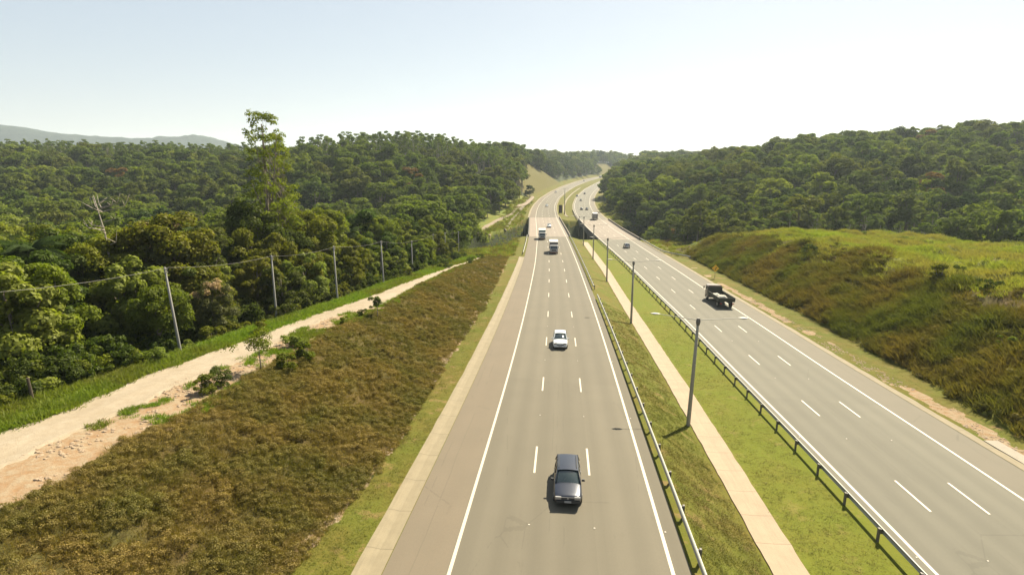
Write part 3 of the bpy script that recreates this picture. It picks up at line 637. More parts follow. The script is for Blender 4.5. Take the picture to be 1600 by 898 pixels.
for k in range(len(tops) - 1):
    a, b_ = tops[k], tops[k + 1]; b = MB(); sag = .35
    b.tube([a.lerp(b_, u) + Vector((.1, 0, -sag * 4 * u * (1 - u))) for u in np.linspace(0, 1, 12)], .013, 5)
    tag(b.build('power_cable', M['wire']), ['grey cable sagging from the left edge of the frame to the nearest pole', 'grey cable between the nearest and the second utility pole', 'grey cable between the second and the third utility pole'][k] if k < 3 else 'thin grey cable from the %s to the %s utility pole along the wood' % (WO[k], WO[k + 1]), 'cable', 'cables between the utility poles')

# fence post, yellow sign
_p = dig([(50, 620)], zTop)[0]; rt = empty('fence_post', (_p[0], _p[1], float(H(_p[0], _p[1])) + Z0), 0, 'dark wooden post standing alone on the bright grass at the far left', 'post')
b = MB(); b.tube([(0, 0, -.4), (0.0, 0, .6), (-.06, 0, 1.75)], [.10, .10, .09], 8); b.build('shaft', M['wood'], rt)
def diamond():
    x, y = 47.6, 131.; z = float(H(x, y)) + Z0
    rt = empty('warning_sign', (x, y, z), R_(-14), 'yellow diamond warning sign with a black curve arrow in front of the mound', 'road sign')
    b = MB(); b.tube([(0, .06, -.4), (0, .06, 3.0)], .05, 6); b.build('post', M['galv_dark'], rt)
    s = .84; b = MB(); v = [(0, 0, 2.35 - s), (s, 0, 2.35), (0, 0, 2.35 + s), (-s, 0, 2.35)]
    b.add(v + [(x_, .03, z_) for x_, _, z_ in v], [(0, 1, 2, 3), (7, 6, 5, 4), (0, 4, 5, 1), (1, 5, 6, 2), (2, 6, 7, 3), (3, 7, 4, 0)]); pl = b.build('plate', M['yellow'], rt)
    b = MB(); P = [(.0, 1.95), (.0, 2.25), (.08, 2.42), (.2, 2.5)]
    for (a, c), (a2, c2) in zip(P[:-1], P[1:]): b.add([(a - .06, -.006, c), (a + .06, -.006, c), (a2 + .06, -.006, c2), (a2 - .06, -.006, c2)], [(0, 1, 2, 3)])
    b.add([(.1, -.006, 2.38), (.4, -.006, 2.56), (.08, -.006, 2.68)], [(0, 1, 2)])
    b.build('arrow', M['black'], pl)
    f_ = .86; b = MB()
diamond()

# ------------------------------------------------------------------ vehicles
def paint(name, col, rough=.35, metal=.0):
    m = mat(name, col, rough, metal); m.node_tree.nodes['Principled BSDF'].inputs['Coat Weight'].default_value = .6
    t = NT(m); n = t.noise(objco(t), 3, 4, .6); t.link(t.mix(t.math('MULTIPLY', n, .25), col, tuple(c * .7 + .02 for c in col)), t.b.inputs['Base Color']); return m
M['glass'] = mat('dark_car_glass', (.02, .03, .03), .06, 0, .9); M['tyre'] = mat('tyre_rubber', (.025, .025, .025), .8); M['rim'] = mat('alloy_rim', (.45, .45, .45), .35, .8)
M['lens'] = mat('headlight_lens', (.30, .29, .27), .15, .2); M['tail'] = mat('tail_light_red', (.35, .02, .01), .3); M['plate'] = mat('plate_grey', (.28, .28, .27), .5); M['dash'] = mat('pale_dash_cloth', (.35, .42, .15), .6)
M['trim'] = mat('dark_trim', (.03, .03, .03), .6)
def loft(b, S):
    """S: list of rings (same count), closed ends"""
    P = np.array([r + [r[0]] for r in S], float); b.grid(P)
    b.add(S[0], [tuple(range(len(S[0])))]); b.add(S[-1], [tuple(range(len(S[-1])))[::-1]])
def ring(y, w, zb, zt, crown=.04, tumble=.9):
    """cross-section at y: half width w, bottom zb, shoulder zt"""
    m_ = zb + (zt - zb) * .55
    R = [(w * .86, zb), (w * .98, zb + .10), (w, m_), (w * .985, zt - .10), (w * tumble, zt - .015), (w * .5, zt + crown * .75), (0, zt + crown)]
    L = [(-x, z) for x, z in R[:-1]][::-1]
    return [(x, y, z) for x, z in R + L]
def smooth_mod(o, lv=1):
    m_ = o.modifiers.new('sub', 'SUBSURF'); m_.levels = lv; m_.render_levels = lv
    return o
def car(col, kind='hatch', label='', name='car', scl=1.0):
    """front of the car at -y"""
    rt = empty(name)
    P = {'wagon': dict(L=4.55, W=.84, hood=.86, belt=.88, roof=1.42, a0=-.95, a1=-.30, b0=1.75, b1=2.18, tail=.95),
         'hatch': dict(L=4.05, W=.87, hood=.98, belt=1.0, roof=1.55, a0=-.98, a1=-.15, b0=1.35, b1=1.88, tail=1.05),
         'sedan': dict(L=4.5, W=.86, hood=.86, belt=.92, roof=1.42, a0=-.85, a1=-.10, b0=1.0, b1=1.6, tail=1.0)}[kind]
    h = P['L'] / 2; W = P['W']
    st = [(-h, .78, .36, .62), (-h + .06, .90, .26, .72), (-h + .35, .985, .22, P['hood'] - .10), (-h + .85, 1.0, .24, P['hood'] - .03), (P['a0'] - .05, 1.0, .24, P['hood'] + .02), (P['a0'] + .45, 1.0, .24, P['belt'] + .02),
          (.5, 1.0, .24, P['belt'] + .03), (h - .9, 1.0, .24, P['belt'] + .03), (h - .3, .985, .26, P['tail'] - .04), (h - .06, .93, .32, P['tail'] - .10), (h, .84, .40, P['tail'] - .25)]
    b = MB(); loft(b, [ring(y, W * w_, zb, zt) for y, w_, zb, zt in st]); body = smooth_mod(b.build('body', col, rt, True))
    # glasshouse
    def gr(y, w0, z0, w1, z1): return [(w0, y, z0), ((w0 + w1) / 2 + .015, y, (z0 + z1) / 2), (w1, y, z1), (0, y, z1 + .03), (-w1, y, z1), (-(w0 + w1) / 2 - .015, y, (z0 + z1) / 2), (-w0, y, z0)]
    zb = P['belt'] - .02; zr = P['roof'] - .03; w0 = W * .93; w1 = W * .73
    b = MB(); v = []
    A = [(P['a0'], zb, zb + .02, w0, w0 * .97), (P['a1'], zb, zr, w0, w1), (.6, zb, zr + .02, w0, w1 + .015), (P['b0'], zb, zr - .01, w0, w1), (P['b1'], zb, zb + .03, w0 * .96, w0 * .92)]
    loft(b, [gr(y, wa, z0, wb, z1) for y, z0, z1, wa, wb in A]); gl = b.build('window', M['glass'], rt, True)
    # roof skin and pillars, sitting proud of the glass
    b = MB(); ys = np.linspace(P['a1'] - .03, P['b0'] + .05, 6)
    rr0 = [[(x * (w1 + .03), y, zr + .012 + .05 * (1 - x * x) + .02 * math.sin((y - ys[0]) / (ys[-1] - ys[0]) * math.pi)) for x in (-1, -.8, -.4, 0, .4, .8, 1)] for y in ys]
    b.grid(rr0); b.grid([[(x, y, z - .05) for x, y, z in r][::-1] for r in rr0])
    for s in (-1, 1): b.grid([[(s * (w1 + .03), y, zr + .012), (s * (w1 + .035), y, zr - .05)] for y in ys])
    b.build('roof', col, rt, True)
    b = MB()
    for s in (-1, 1):
        b.tube([(s * w0 * .985, P['a0'] + .0, zb + .02), (s * (w1 + .01), P['a1'], zr + .0)], .035, 5)
        b.tube([(s * (w0 + .004), .35, zb), (s * (w1 + .02), .38, zr)], .035, 5)
        b.tube([(s * w0 * .96, P['b1'], zb + .02), (s * (w1 + .01), P['b0'], zr)], .06, 5)
        if kind == 'wagon': b.tube([(s * (w0 + .004), 1.2, zb), (s * (w1 + .02), 1.2, zr)], .035, 5)
    b.build('pillar', col, rt)
    if kind == 'wagon':
        for s in (-1, 1):
            b = MB(); b.tube([(s * .55, -.1, zr + .07), (s * .55, .1, zr + .13), (s * .55, 1.5, zr + .13), (s * .55, 1.7, zr + .07)], .02, 5); b.build('roof_rail', M['trim'], rt)
        b = MB(); b.grid([[(x, P['a0'] + .16, zb + .045 + .02 * math.sin(9 * x)) for x in np.linspace(-.6, .6, 8)], [(x, P['a0'] + .04 + .02 * math.cos(7 * x), zb + .04) for x in np.linspace(-.68, .68, 8)]]); b.build('dashboard', M['dash'], rt)
    for s in (-1, 1):
        b = MB(); b.box((s * (W * .66), -h + .03, .63 if kind != 'hatch' else .72), (.34, .12, .15)); b.build('headlight', M['lens'], rt)
        b = MB(); b.box((s * (W * .74), h - .03, .78), (.24, .10, .16)); b.build('tail_light', M['tail'], rt)
        b = MB(); b.box((s * (W + .10), P['a0'] + .38, P['belt'] + .03), (.20, .10, .12), 0, .8); b.build('mirror', M['trim'] if kind == 'wagon' else col, rt)
    b = MB(); b.box((0, -h + .015, .62), (W * .95, .08, .13)); g = b.build('grille', M['trim'], rt)
    b = MB(); b.tube([(0, -h - .045, .62), (0, -h - .02, .62)], .055, 12); b.build('emblem', M['lens'], g)
    b = MB(); b.box((0, -h + .0, .42), (W * 1.7, .12, .16), 0, .97); b.build('bumper', M['trim'] if kind == 'wagon' else col, rt)
    b = MB(); b.box((0, -h - .07, .44), (.40, .02, .12)); b.build('number_plate', M['plate'], rt)
    b = MB(); b.box((0, h - .0, .42), (W * 1.7, .12, .18)); b.build('bumper', M['trim'] if kind == 'wagon' else col, rt)
    for y in (-h + .82, h - .82):
        for s in (-1, 1):
            b = MB(); b.tube([(s * (W - .20), y, .31), (s * (W + .01), y, .31)], .31, 18); wl2 = b.build('wheel', M['tyre'], rt, False)
            b = MB(); b.tube([(s * (W + .0), y, .31), (s * (W + .022), y, .31)], .20, 14); b.build('rim', M['rim'], wl2)
    return rt
def truck(kind='box', cabcol=None, boxcol=None, L=7.5, toprgb=None):
    """front at -y"""
    rt = empty('truck'); h = L / 2; W = 1.2; y0 = -h; cab = 1.75
    b = MB()
    def cr(y, w_, z0, z1, r=.08): return [(w_ - r, y, z0), (w_, y, z0 + r), (w_, y, z1 - r), (w_ - r * 1.6, y, z1), (-w_ + r * 1.6, y, z1), (-w_, y, z1 - r), (-w_, y, z0 + r), (-w_ + r, y, z0)]
    loft(b, [cr(y0, 1.08, .55, 1.45), cr(y0 + .05, 1.14, .5, 1.55), cr(y0 + .32, 1.14, .5, 2.42), cr(y0 + .45, 1.14, .5, 2.52), cr(y0 + cab, 1.14, .5, 2.55)]); b.build('cab', cabcol, rt)
    b = MB(); b.add([(-.98, y0 + .015, 1.52), (.98, y0 + .015, 1.52), (.95, y0 + .255, 2.32), (-.95, y0 + .255, 2.32)], [(0, 1, 2, 3)]); b.add([(-.98, y0 + .06, 1.5), (.98, y0 + .06, 1.5), (.95, y0 + .30, 2.34), (-.95, y0 + .30, 2.34)], [(3, 2, 1, 0)]); b.build('windscreen', M['glass'], rt)
    b = MB(); b.box((0, y0 + .05, 2.47), (1.9, .32, .05)); b.build('sun_visor', M['plate'], rt)
    for s in (-1, 1):
        b = MB(); b.box((s * 1.145, y0 + .95, 1.95), (.02, .85, .62)); b.build('side_window', M['glass'], rt)
        b = MB(); b.tube([(s * 1.12, y0 + .3, 2.2), (s * 1.38, y0 + .1, 2.2)], .02, 4); b.box((s * 1.40, y0 + .08, 1.98), (.16, .06, .42)); b.build('mirror', M['trim'], rt)
        b = MB(); b.box((s * .85, y0 - .02, .72), (.28, .06, .18)); b.build('headlight', M['lens'], rt)
    b = MB(); b.box((0, y0 + .0, 1.12), (1.3, .06, .42)); b.build('grille', M['trim'], rt)
    b = MB(); b.box((0, y0 - .03, .52), (2.25, .22, .30)); b.build('bumper', mat('rusty_bumper', (.16, .06, .03), .7), rt)
    b = MB(); b.box((-.42, y0 + cab + (L - cab) / 2, .85), (.12, L - cab + .6, .2)); b.box((.42, y0 + cab + (L - cab) / 2, .85), (.12, L - cab + .6, .2)); b.build('chassis', M['trim'], rt)
    bl = L - cab - .15; yc = y0 + cab + .12 + bl / 2
    if kind == 'box':
        hb = 2.35; b = MB(); b.box((0, yc, 1.05 + hb / 2), (2.4, bl, hb)); bx = b.build('cargo_box', boxcol, rt)
        b = MB(); b.box((0, yc, 1.05 + hb + .025), (2.44, bl + .04, .05)); b.build('box_roof', M['boxroof'], bx)
        for s in (-1, 1):
            b = MB(); b.box((s * .6, yc + bl / 2 + .015, 1.05 + hb / 2), (1.1, .03, hb - .15)); d_ = b.build('rear_door', boxcol, bx); b = MB(); b.tube([(s * .15, yc + bl / 2 + .05, 1.2), (s * .15, yc + bl / 2 + .05, 3.2)], .02, 5); b.build('lock_bar', M['galv'], d_)
    else:
        fm = M['flat']; b = MB(); b.box((0, yc, 1.12), (2.45, bl, .14)); b.build('bed', fm, rt)
        for s in (-1, 1):
            b = MB(); b.box((s * 1.22, yc, 1.45), (.06, bl, .52))
            for q in np.linspace(-bl / 2 + .1, bl / 2 - .1, 6): b.box((s * 1.26, yc + q, 1.42), (.04, .08, .56))
            b.build('side_board', fm, rt)
        b = MB(); b.box((0, yc + bl / 2, 1.45), (2.38, .06, .52)); b.build('tailboard', fm, rt)
        b = MB(); b.box((0, yc - bl / 2, 1.75), (2.38, .06, 1.1)); b.build('headboard', fm, rt)
        b = MB(); b.box((0, y0 + cab + .012, 2.0), (1.3, .02, .5)); b.build('rear_window', M['glass'], rt)
    for y in (y0 + .95, y0 + L - 1.35):
        for s in (-1, 1):
            b = MB(); b.tube([(s * (.78 if y > 0 else .86), y, .48), (s * 1.14, y, .48)], .48, 18); wl2 = b.build('wheel', M['tyre'], rt)
            b = MB(); b.tube([(s * 1.13, y, .48), (s * 1.155, y, .48)], .26, 12); b.build('rim', M['rim'], wl2)
    for s in (-1, 1):
        b = MB(); b.box((s * .95, h + .0, .78), (.3, .06, .14)); b.build('tail_light', M['tail'], rt)
    return rt
M['boxroof'] = mat('box_roof_white', (.72, .70, .66), .6)
M['flat'] = mat('dark_green_boards', (.045, .045, .030), .8)
c_dark = paint('dark_blue_metallic', (.010, .014, .026), .3, .3); c_white = paint('white_paint', (.55, .57, .57), .3); c_silver = paint('silver_paint', (.36, .37, .37), .3, .6); c_grey = paint('dark_grey_paint', (.05, .05, .055), .35)
c_box = mat('grey_cargo_box', (.17, .15, .135), .7); c_box2 = mat('green_grey_cargo_box', (.20, .235, .215), .7); c_cab = paint('white_cab', (.40, .39, .37), .4); c_cabd = paint('brown_cab', (.12, .085, .07), .5)
def put(o, xf, zf, x, y, away=False, label='', cat='car', group=None):
    dx = float(xf(y + 1) - xf(y - 1)) / 2; g = float(zf(y + 1) - zf(y - 1)) / 2
    o.location = (x, y, float(zf(y)) + Z0 + .004); a = -math.atan(dx)
    o.rotation_euler = Euler((math.atan(g) * (1 if not away else -1), 0, a + (math.pi if away else 0)), 'XYZ'); tag(o, label, cat, group); return o
put(car(c_dark, 'wagon'), xL, zL, 3.45, 32.0, False, 'dark blue estate car with roof rails driving towards the camera, nearest vehicle')
w1_ = put(car(c_white, 'hatch'), xL, zL, 5.85, 66.2, False, 'white hatchback driving towards the camera behind the dark blue car')
s1_ = put(car(c_silver, 'hatch'), xR, zR, 38.25, 188.5, True, 'silver hatchback seen from behind on the right carriageway before the bridge')
g1_ = car(c_grey, 'sedan'); put(g1_, xR, zR, 44.6, 367, True, 'left one of two dark cars driving side by side beyond the bridge', group='far cars on the right carriageway')
put(truck('box', c_cab, c_box, 8.0), xL, zL, 12.3, 166.5, False, 'cab-over truck with grey cargo box and brown bumper, nearer of the two oncoming trucks', 'truck')
put(truck('box', c_cab, c_box2, 7.0), xL, zL, 10.9, 205, False, 'white truck with pale green-grey cargo box, farther of the two oncoming trucks', 'truck')
put(truck('box', c_cab, c_box, 7.5), xR, zR, 43.5, 300, True, 'grey box truck seen from behind beyond the bridge on the right carriageway', 'truck')
fb = put(truck('flat', c_cabd, None, 8.6), xR, zR, 38.3, 102.4, True, 'dark flatbed truck with white sacks, driving away on the right carriageway', 'truck'); fb.scale = (1.12, 1.12, 1.12)
# its load: sacks lying on the bed
fr = fb.matrix_basis.copy(); msk = mat_concrete('white_sack', (.40, .37, .31), 4, .3)
for k, (sx, sy, wd, ln) in enumerate([(.35, -.6, 1.2, 1.5), (-.15, 1.1, 1.5, 1.3)]):
    b = MB(); N_ = 9; P = []
    for i in range(N_):
        u = -1 + 2 * i / (N_ - 1); P.append([(sx + wd / 2 * v, sy + ln / 2 * u, 1.2 + .34 * (max(0, 1 - abs(u) ** 3) * max(0, 1 - abs(v) ** 3)) ** .5 + .05 * math.sin(5 * u + 7 * v + k)) for v in np.linspace(-1, 1, N_)])
    b.grid(P); o = b.build('sack', msk, None, True); o.matrix_basis = fr
    tag(o, ['white sack bulging on the truck bed just behind the cab', 'wide white sack lying in the middle of the truck bed'][k], 'sack')
def cp(src, xf, zf, x, y, away, label, group):
    return put(copy_tree(src), xf, zf, x, y, away, label, 'car', group)
GL, GR = 'far cars on the left carriageway', 'far cars on the right carriageway'
cp(w1_, xL, zL, 16.2, 248, False, 'white car crossing the left bridge behind the two trucks', GL)
cp(w1_, xL, zL, 23.0, 379, False, 'white car in the bend beyond the left bridge', GL)
cp(g1_, xL, zL, 41.2, 543, False, 'dark car high in the bend of the left carriageway', GL)
cp(g1_, xL, zL, 99.5, 800, False, 'tiny dark car near the far end of the left carriageway', GL)
cp(g1_, xR, zR, 48.0, 367, True, 'right one of two dark cars driving side by side beyond the bridge', GR)
cp(g1_, xR, zR, 53.6, 447, True, 'dark car alone just above the pair of dark cars beyond the bridge', GR)
cp(s1_, xR, zR, 55.9, 494, True, 'pale grey car on the inner lane of the far bend', GR)
cp(g1_, xR, zR, 66.5, 527, True, 'dark car on the outer lane of the far bend', GR)
cp(g1_, xR, zR, 124, 765, True, 'tiny dark car near the far end of the right carriageway', GR)
cp(g1_, xR, zR, 71.8, 474, True, 'dark car stopped on the outer shoulder in the far bend', GR)
t9 = copy_tree(bpy.data.objects['truck']); put(t9, xL, zL, 142, 930, False, 'tiny truck at the far end of the highway where the road vanishes', 'truck')

# ------------------------------------------------------------------ trees
def leaf_quads(rg, centres, radii, n, size, flat=.9, up=.25):
    """leaf-sized faces spread through the shells of many clumps; (N,4,3)"""
    out = []
    for c, r in zip(centres, radii):
        k = int(n * (r / np.mean(radii)) ** 2) + 3
        d = rg.normal(size=(k, 3)); d /= np.linalg.norm(d, axis=1, keepdims=True); d[:, 2] = np.where(d[:, 2] < -.35, -d[:, 2] * .6, d[:, 2])
        p = c + d * r * np.array([1, 1, flat]) * (rg.uniform(.45, 1.05, (k, 1)) ** .6)
        nr = d + rg.normal(size=(k, 3)) * .38 + np.array([0, 0, up]); nr /= np.linalg.norm(nr, axis=1, keepdims=True)
        t_ = np.cross(nr, rg.normal(size=(k, 3))); t_ /= np.linalg.norm(t_, axis=1, keepdims=True) + 1e-9
        b_ = np.cross(nr, t_); s = size * rg.uniform(.6, 1.35, (k, 1))
        out.append(np.stack([p - t_ * s * .5, p - b_ * s * .33 + nr * s * .06, p + t_ * s * .55 - nr * s * .08, p + b_ * s * .33 + nr * s * .06], 1))
    return np.concatenate(out)
def trunk_mesh(rg, Ht, r, targets, name, m, lean=.04, split=.35):
    b = MB(); lx, ly = rg.normal(size=2) * lean * Ht
    pts = [(lx * u ** 1.5, ly * u ** 1.5, Ht * u - .5 * (u == 0)) for u in np.linspace(0, 1, 7)]
    b.tube(pts, [r * (1.25 - .95 * u) for u in np.linspace(0, 1, 7)], 7)
    for tg in targets:
        u = rg.uniform(split, .9); s = Vector((lx * u ** 1.5, ly * u ** 1.5, Ht * u)); e = Vector(tg); mid = s.lerp(e, .5) + Vector((0, 0, -.06 * (e - s).length))
        rr = r * (1.1 - .9 * u) * .6
        b.tube([s, mid, e], [rr, rr * .65, rr * .25], 5)
    return b.mesh(name, m, True)
def broadleaf(seed, Ht=10, R=4.2, low=.38, nb=30, n=170, leaf=.34, lm='leafA', flat=.92, bk='bark'):
    rg = np.random.default_rng(seed); cs = []; rs = []
    for i in range(nb):
        a = rg.uniform(0, 2 * math.pi); u = rg.random() ** .55; ph = rg.random()
        z = Ht * (low + (1 - low) * ph * .9); env = math.sqrt(max(.05, 1 - ((ph - .38) / .68) ** 2))
        cs.append((math.cos(a) * R * u * env * .85, math.sin(a) * R * u * env * .85, z)); rs.append(rg.uniform(.16, .34) * R * (1.1 - .25 * ph))
    cs = np.array(cs); rs = np.array(rs)
    V = leaf_quads(rg, cs, rs, n, leaf, flat)
    tg = cs[rg.choice(nb, min(nb, 9), False)]
    return trunk_mesh(rg, Ht * .72, .022 * Ht, tg, 'trunk', M[bk]), quads_mesh('crown', V, M[lm])
def eucalypt(seed, Ht=21, n=110, leaf=.42, lm='leafD', nb=20, R=3.2, low=.52):
    rg = np.random.default_rng(seed); cs = []; rs = []
    for i in range(nb):
        a = rg.uniform(0, 2 * math.pi); ph = rg.random() ** .8; z = Ht * (low + (1 - low) * ph); rad = R * (.35 + .75 * math.sin(math.pi * min(1, .25 + ph * .75))) * rg.uniform(.2, 1)
        cs.append((math.cos(a) * rad, math.sin(a) * rad, z)); rs.append(rg.uniform(.7, 1.5))
    cs = np.array(cs); rs = np.array(rs); V = leaf_quads(rg, cs, rs, n, leaf, .8)
    return trunk_mesh(rg, Ht * .93, .011 * Ht, cs, 'trunk', M['bark_pale'], .015, .5), quads_mesh('crown', V, M[lm])
def palm(seed, Ht=8.):
    rg = np.random.default_rng(seed); V = []
    for k in range(17):
        a = 2 * math.pi * k / 17 + rg.uniform(-.15, .15); el = rg.uniform(.1, 1.1); L = rg.uniform(3.0, 3.9); n = 30
        d = np.array([math.cos(a), math.sin(a), 0]); sd_ = np.array([-math.sin(a), math.cos(a), 0])
        for i in range(n):
            s = (i + 1) / n; r = L * s * math.cos(el * (1 - s * .3)); z = Ht + L * s * math.sin(el) - 2.4 * s * s * (1.3 - el * .35); p = d * r + np.array([0, 0, z]); ll = .85 * math.sin(math.pi * min(1, .15 + s * .85)) + .12
            for sg in (-1, 1):
                e = p + sd_ * sg * ll * .8 + np.array([0, 0, -ll * .45]) + d * ll * .35
                V.append([p - d * .02, p + d * .07, e + d * .02, e - d * .03])
    b = MB(); b.tube([(0, 0, -.5), (.1, 0, Ht * .5), (0, 0, Ht)], [.2, .15, .14], 7)
    return b.mesh('trunk', M['bark'], True), quads_mesh('crown', np.array(V), M['leafP'])
def emergent():
    rg = np.random.default_rng(58); cs = []; rs = []
    prof_ = [(6, 3.8, 30), (9.0, 4.1, 34), (12, 4.1, 34), (14.5, 3.7, 26), (17, 2.8, 14), (19, 2.2, 7), (21, 2.8, 12), (23, 3.1, 18), (25, 2.5, 16)]
    for z, R, n in prof_:
        for i in range(n):
            a = rg.uniform(0, 2 * math.pi); r = R * rg.uniform(.2, 1.12) * (.75 if z > 22 else 1); cs.append((math.cos(a) * r, math.sin(a) * r, z + rg.uniform(-1.3, 1.3))); rs.append(rg.uniform(.4, .9))
    cs = np.array(cs); rs = np.array(rs); V = leaf_quads(rg, cs, rs, 62, .25, 1.0, .1)
    return trunk_mesh(rg, 25, .26, cs[rg.choice(len(cs), 52, False)], 'trunk', M['bark'], .01, .28), quads_mesh('crown', V, M['leafE'])
def bush(seed, R=1.2, Ht=1.6, lm='leafA', n=120, leaf=.16):
    rg = np.random.default_rng(seed); nb = 14; cs = np.stack([rg.normal(size=nb) * R * .4, rg.normal(size=nb) * R * .4, rg.uniform(.15, .85, nb) * Ht], -1); rs = rg.uniform(.2, .42, nb) * R
    b = MB()
    for c_ in cs[:7]: b.tube([(0, 0, -.2), tuple(c_ * .5), tuple(c_)], [.04, .03, .012], 4)
    return b.mesh('stem', M['bark'], True), quads_mesh('foliage', leaf_quads(rg, cs, rs, n, leaf, .9), M[lm])
def bare(seed, Ht=9):
    rg = np.random.default_rng(seed); b = MB(); b.tube([(0, 0, -.5), (.1, 0, Ht * .4), (.0, .1, Ht * .72), (-.5, 0, Ht)], [.16, .13, .08, .03], 7)
    for i in range(11):
        u = rg.uniform(.62, .95); a = rg.uniform(0, 6.28); L = rg.uniform(1.8, 3.6); s = Vector((.05, 0, Ht * u)); d = Vector((math.cos(a), math.sin(a), .25)); m1 = s + d * L * .6; e = m1 + Vector((d.x * .4, d.y * .4, .9)) * L * .4
        b.tube([s, m1, e], [.055, .035, .012], 5); b.tube([m1, m1 + Vector((d.y, -d.x, .7)) * L * .3], [.04, .012], 4)
    return b.mesh('trunk', M['bark_pale'], True)

PR = {}
def proto_(key, desc, tm, cm, h): PR[key] = (desc, tm, cm, h)
for s in range(4): t_, c_ = broadleaf(100 + s, 10, 4.3, [.15, .3, .12, .35][s], 38, 330, .30, 'leafA'); proto_('midA%d' % s, ['rounded mid-green', 'spreading mid-green', 'bushy mid-green', 'lopsided mid-green'][s], t_, c_, 10)
for s in range(3): t_, c_ = broadleaf(120 + s, 9.5, 4.4, [.12, .25, .3][s], 38, 330, .30, 'leafB', .8); proto_('dark%d' % s, ['dense dark green', 'broad dark green', 'shadowy dark green'][s], t_, c_, 9.5)
for s in range(3): t_, c_ = broadleaf(140 + s, 8.5, 3.6, [.1, .25, .2][s], 32, 230, .38, 'leafC'); proto_('light%d' % s, ['bright yellow-green', 'light leafy yellow-green', 'pale lime-green'][s], t_, c_, 8.5)
t_, c_ = broadleaf(160, 9.5, 4.0, .3, 36, 260, .3, 'leafF'); proto_('flower', 'pink-and-cream flowering', t_, c_, 9.5)
t_, c_ = broadleaf(161, 9, 4.2, .3, 34, 260, .3, 'leafR'); proto_('russet', 'russet-leaved', t_, c_, 9)
for s in range(2): t_, c_ = palm(170 + s, 7.5 + s); proto_('palm%d' % s, 'dark feathery palm', t_, c_, 9)
for s in range(2): t_, c_ = eucalypt(180 + s, 20, 130, .34); proto_('euc%d' % s, 'tall slender pale-stemmed', t_, c_, 20)
t_, c_ = broadleaf(190, 10, 3.0, .3, 26, 170, .30, 'leafE', .8); proto_('slim', 'slim feathery light green', t_, c_, 10)

def vis_ok(X, Y, Zt, marg=3.0):
    """top of the tree not hidden by terrain or canopy between it and the camera"""
    ok = np.ones(len(X), bool)
    for u in np.linspace(.12, .97, 30):
        h = H(X * u, Y * u) + 4.5 * (np.abs(X * u - xL(Y * u)) > 60)
        ok &= (Zt * u + marg) > h
    return ok
def inframe(X, Y, Z, m=60):
    zc = Y * math.cos(TH) - Z * math.sin(TH); px = CX + F * X / zc; return (zc > 5) & (px > -m) & (px < 1600 + m)

cand = []
def fill(x0, x1, y0, y1, sp, cond):
    nx = int((x1 - x0) / sp) + 1; ny = int((y1 - y0) / sp) + 1
    X, Y = np.meshgrid(x0 + np.arange(nx) * sp, y0 + np.arange(ny) * sp); X = X.ravel() + rng.uniform(-.48, .48, X.size) * sp; Y = Y.ravel() + rng.uniform(-.48, .48, Y.size) * sp
    k = cond(X, Y); cand.append(np.stack([X[k], Y[k]], 1))
frontL = lambda y: np.where(y < 163, dirtL(y) - 5.5 - 1.5 * fbm(y / 4, y * 0), edgeLl(y) - np.interp(y, [163, 200, 240, 320, 395, 440, 520, 620, 700, 760], [24, 19, 17, 12, 7, 8, 26, 28, 14, 5]))
frontR = lambda y: edgeRr(y) + np.interp(y, [160, 190, 230, 300, 500, 520, 720, 760], [80, 30, 13, 9, 7, 12, 12, 5])
_tk = digH([(752, 366), (760, 353), (776, 345), (800, 334), (818, 321), (832, 309)]); _tk = _tk[np.argsort(_tk[:, 1])]
print('track', _tk.round(1).tolist())
def condL(X, Y):
    tx = np.interp(Y, _tk[:, 1], _tk[:, 0]); m_ = (Y > _tk[0, 1] - 12) & (Y < _tk[-1, 1])
    return np.where(m_, X < tx - 4.5, X < frontL(Y) - .8) & (Y > 12)
def condR(X, Y): return (X > frontR(Y) + 1.5) & ~((X < 134 - 8 * (Y > 100)) & (Y < 186 + .1 * (X - 60))) & (Y > 20)
fill(-150, 0, 14, 163, 5.0, lambda X, Y: condL(X, Y) & (X > -110) & inframe(X, Y, -18))
fill(-420, 60, 163, 420, 7.6, lambda X, Y: condL(X, Y) & inframe(X, Y, -18))
fill(-420, -110, 60, 163, 7.0, lambda X, Y: condL(X, Y) & inframe(X, Y, -18))
fill(-700, 60, 420, 760, 8.5, lambda X, Y: condL(X, Y) & inframe(X, Y, -18) & ~((Y > 1030) & (X > xL(Y) - 90)))
fill(-900, 260, 760, 1250, 11, lambda X, Y: ((X < edgeLl(Y) - 8) | (Y > 1125)) & ~((Y > 1030) & (Y < 1115) & (X > xL(Y) - 95)) & inframe(X, Y, -18))
fill(60, 420, 150, 520, 7.6, lambda X, Y: condR(X, Y) & inframe(X, Y, -18))
fill(120, 420, 40, 150, 7.6, lambda X, Y: condR(X, Y) & inframe(X, Y, -18))
fill(60, 700, 520, 1000, 9.5, lambda X, Y: condR(X, Y) & inframe(X, Y, -18))
fill(420, 900, 240, 520, 9.5, lambda X, Y: condR(X, Y) & inframe(X, Y, -18))
T = np.concatenate(cand); TX, TY = T[:, 0], T[:, 1]; TZ = H(TX, TY); 
k = (TZ < 40) & ~((TY > 195) & (TY < 305) & (TX > np.interp(TY, _tk[:, 1], _tk[:, 0]) - 4.5) & (TX < 62)); TX, TY, TZ = TX[k], TY[k], TZ[k]
k = vis_ok(TX, TY, TZ + 16); TX, TY, TZ = TX[k], TY[k], TZ[k]
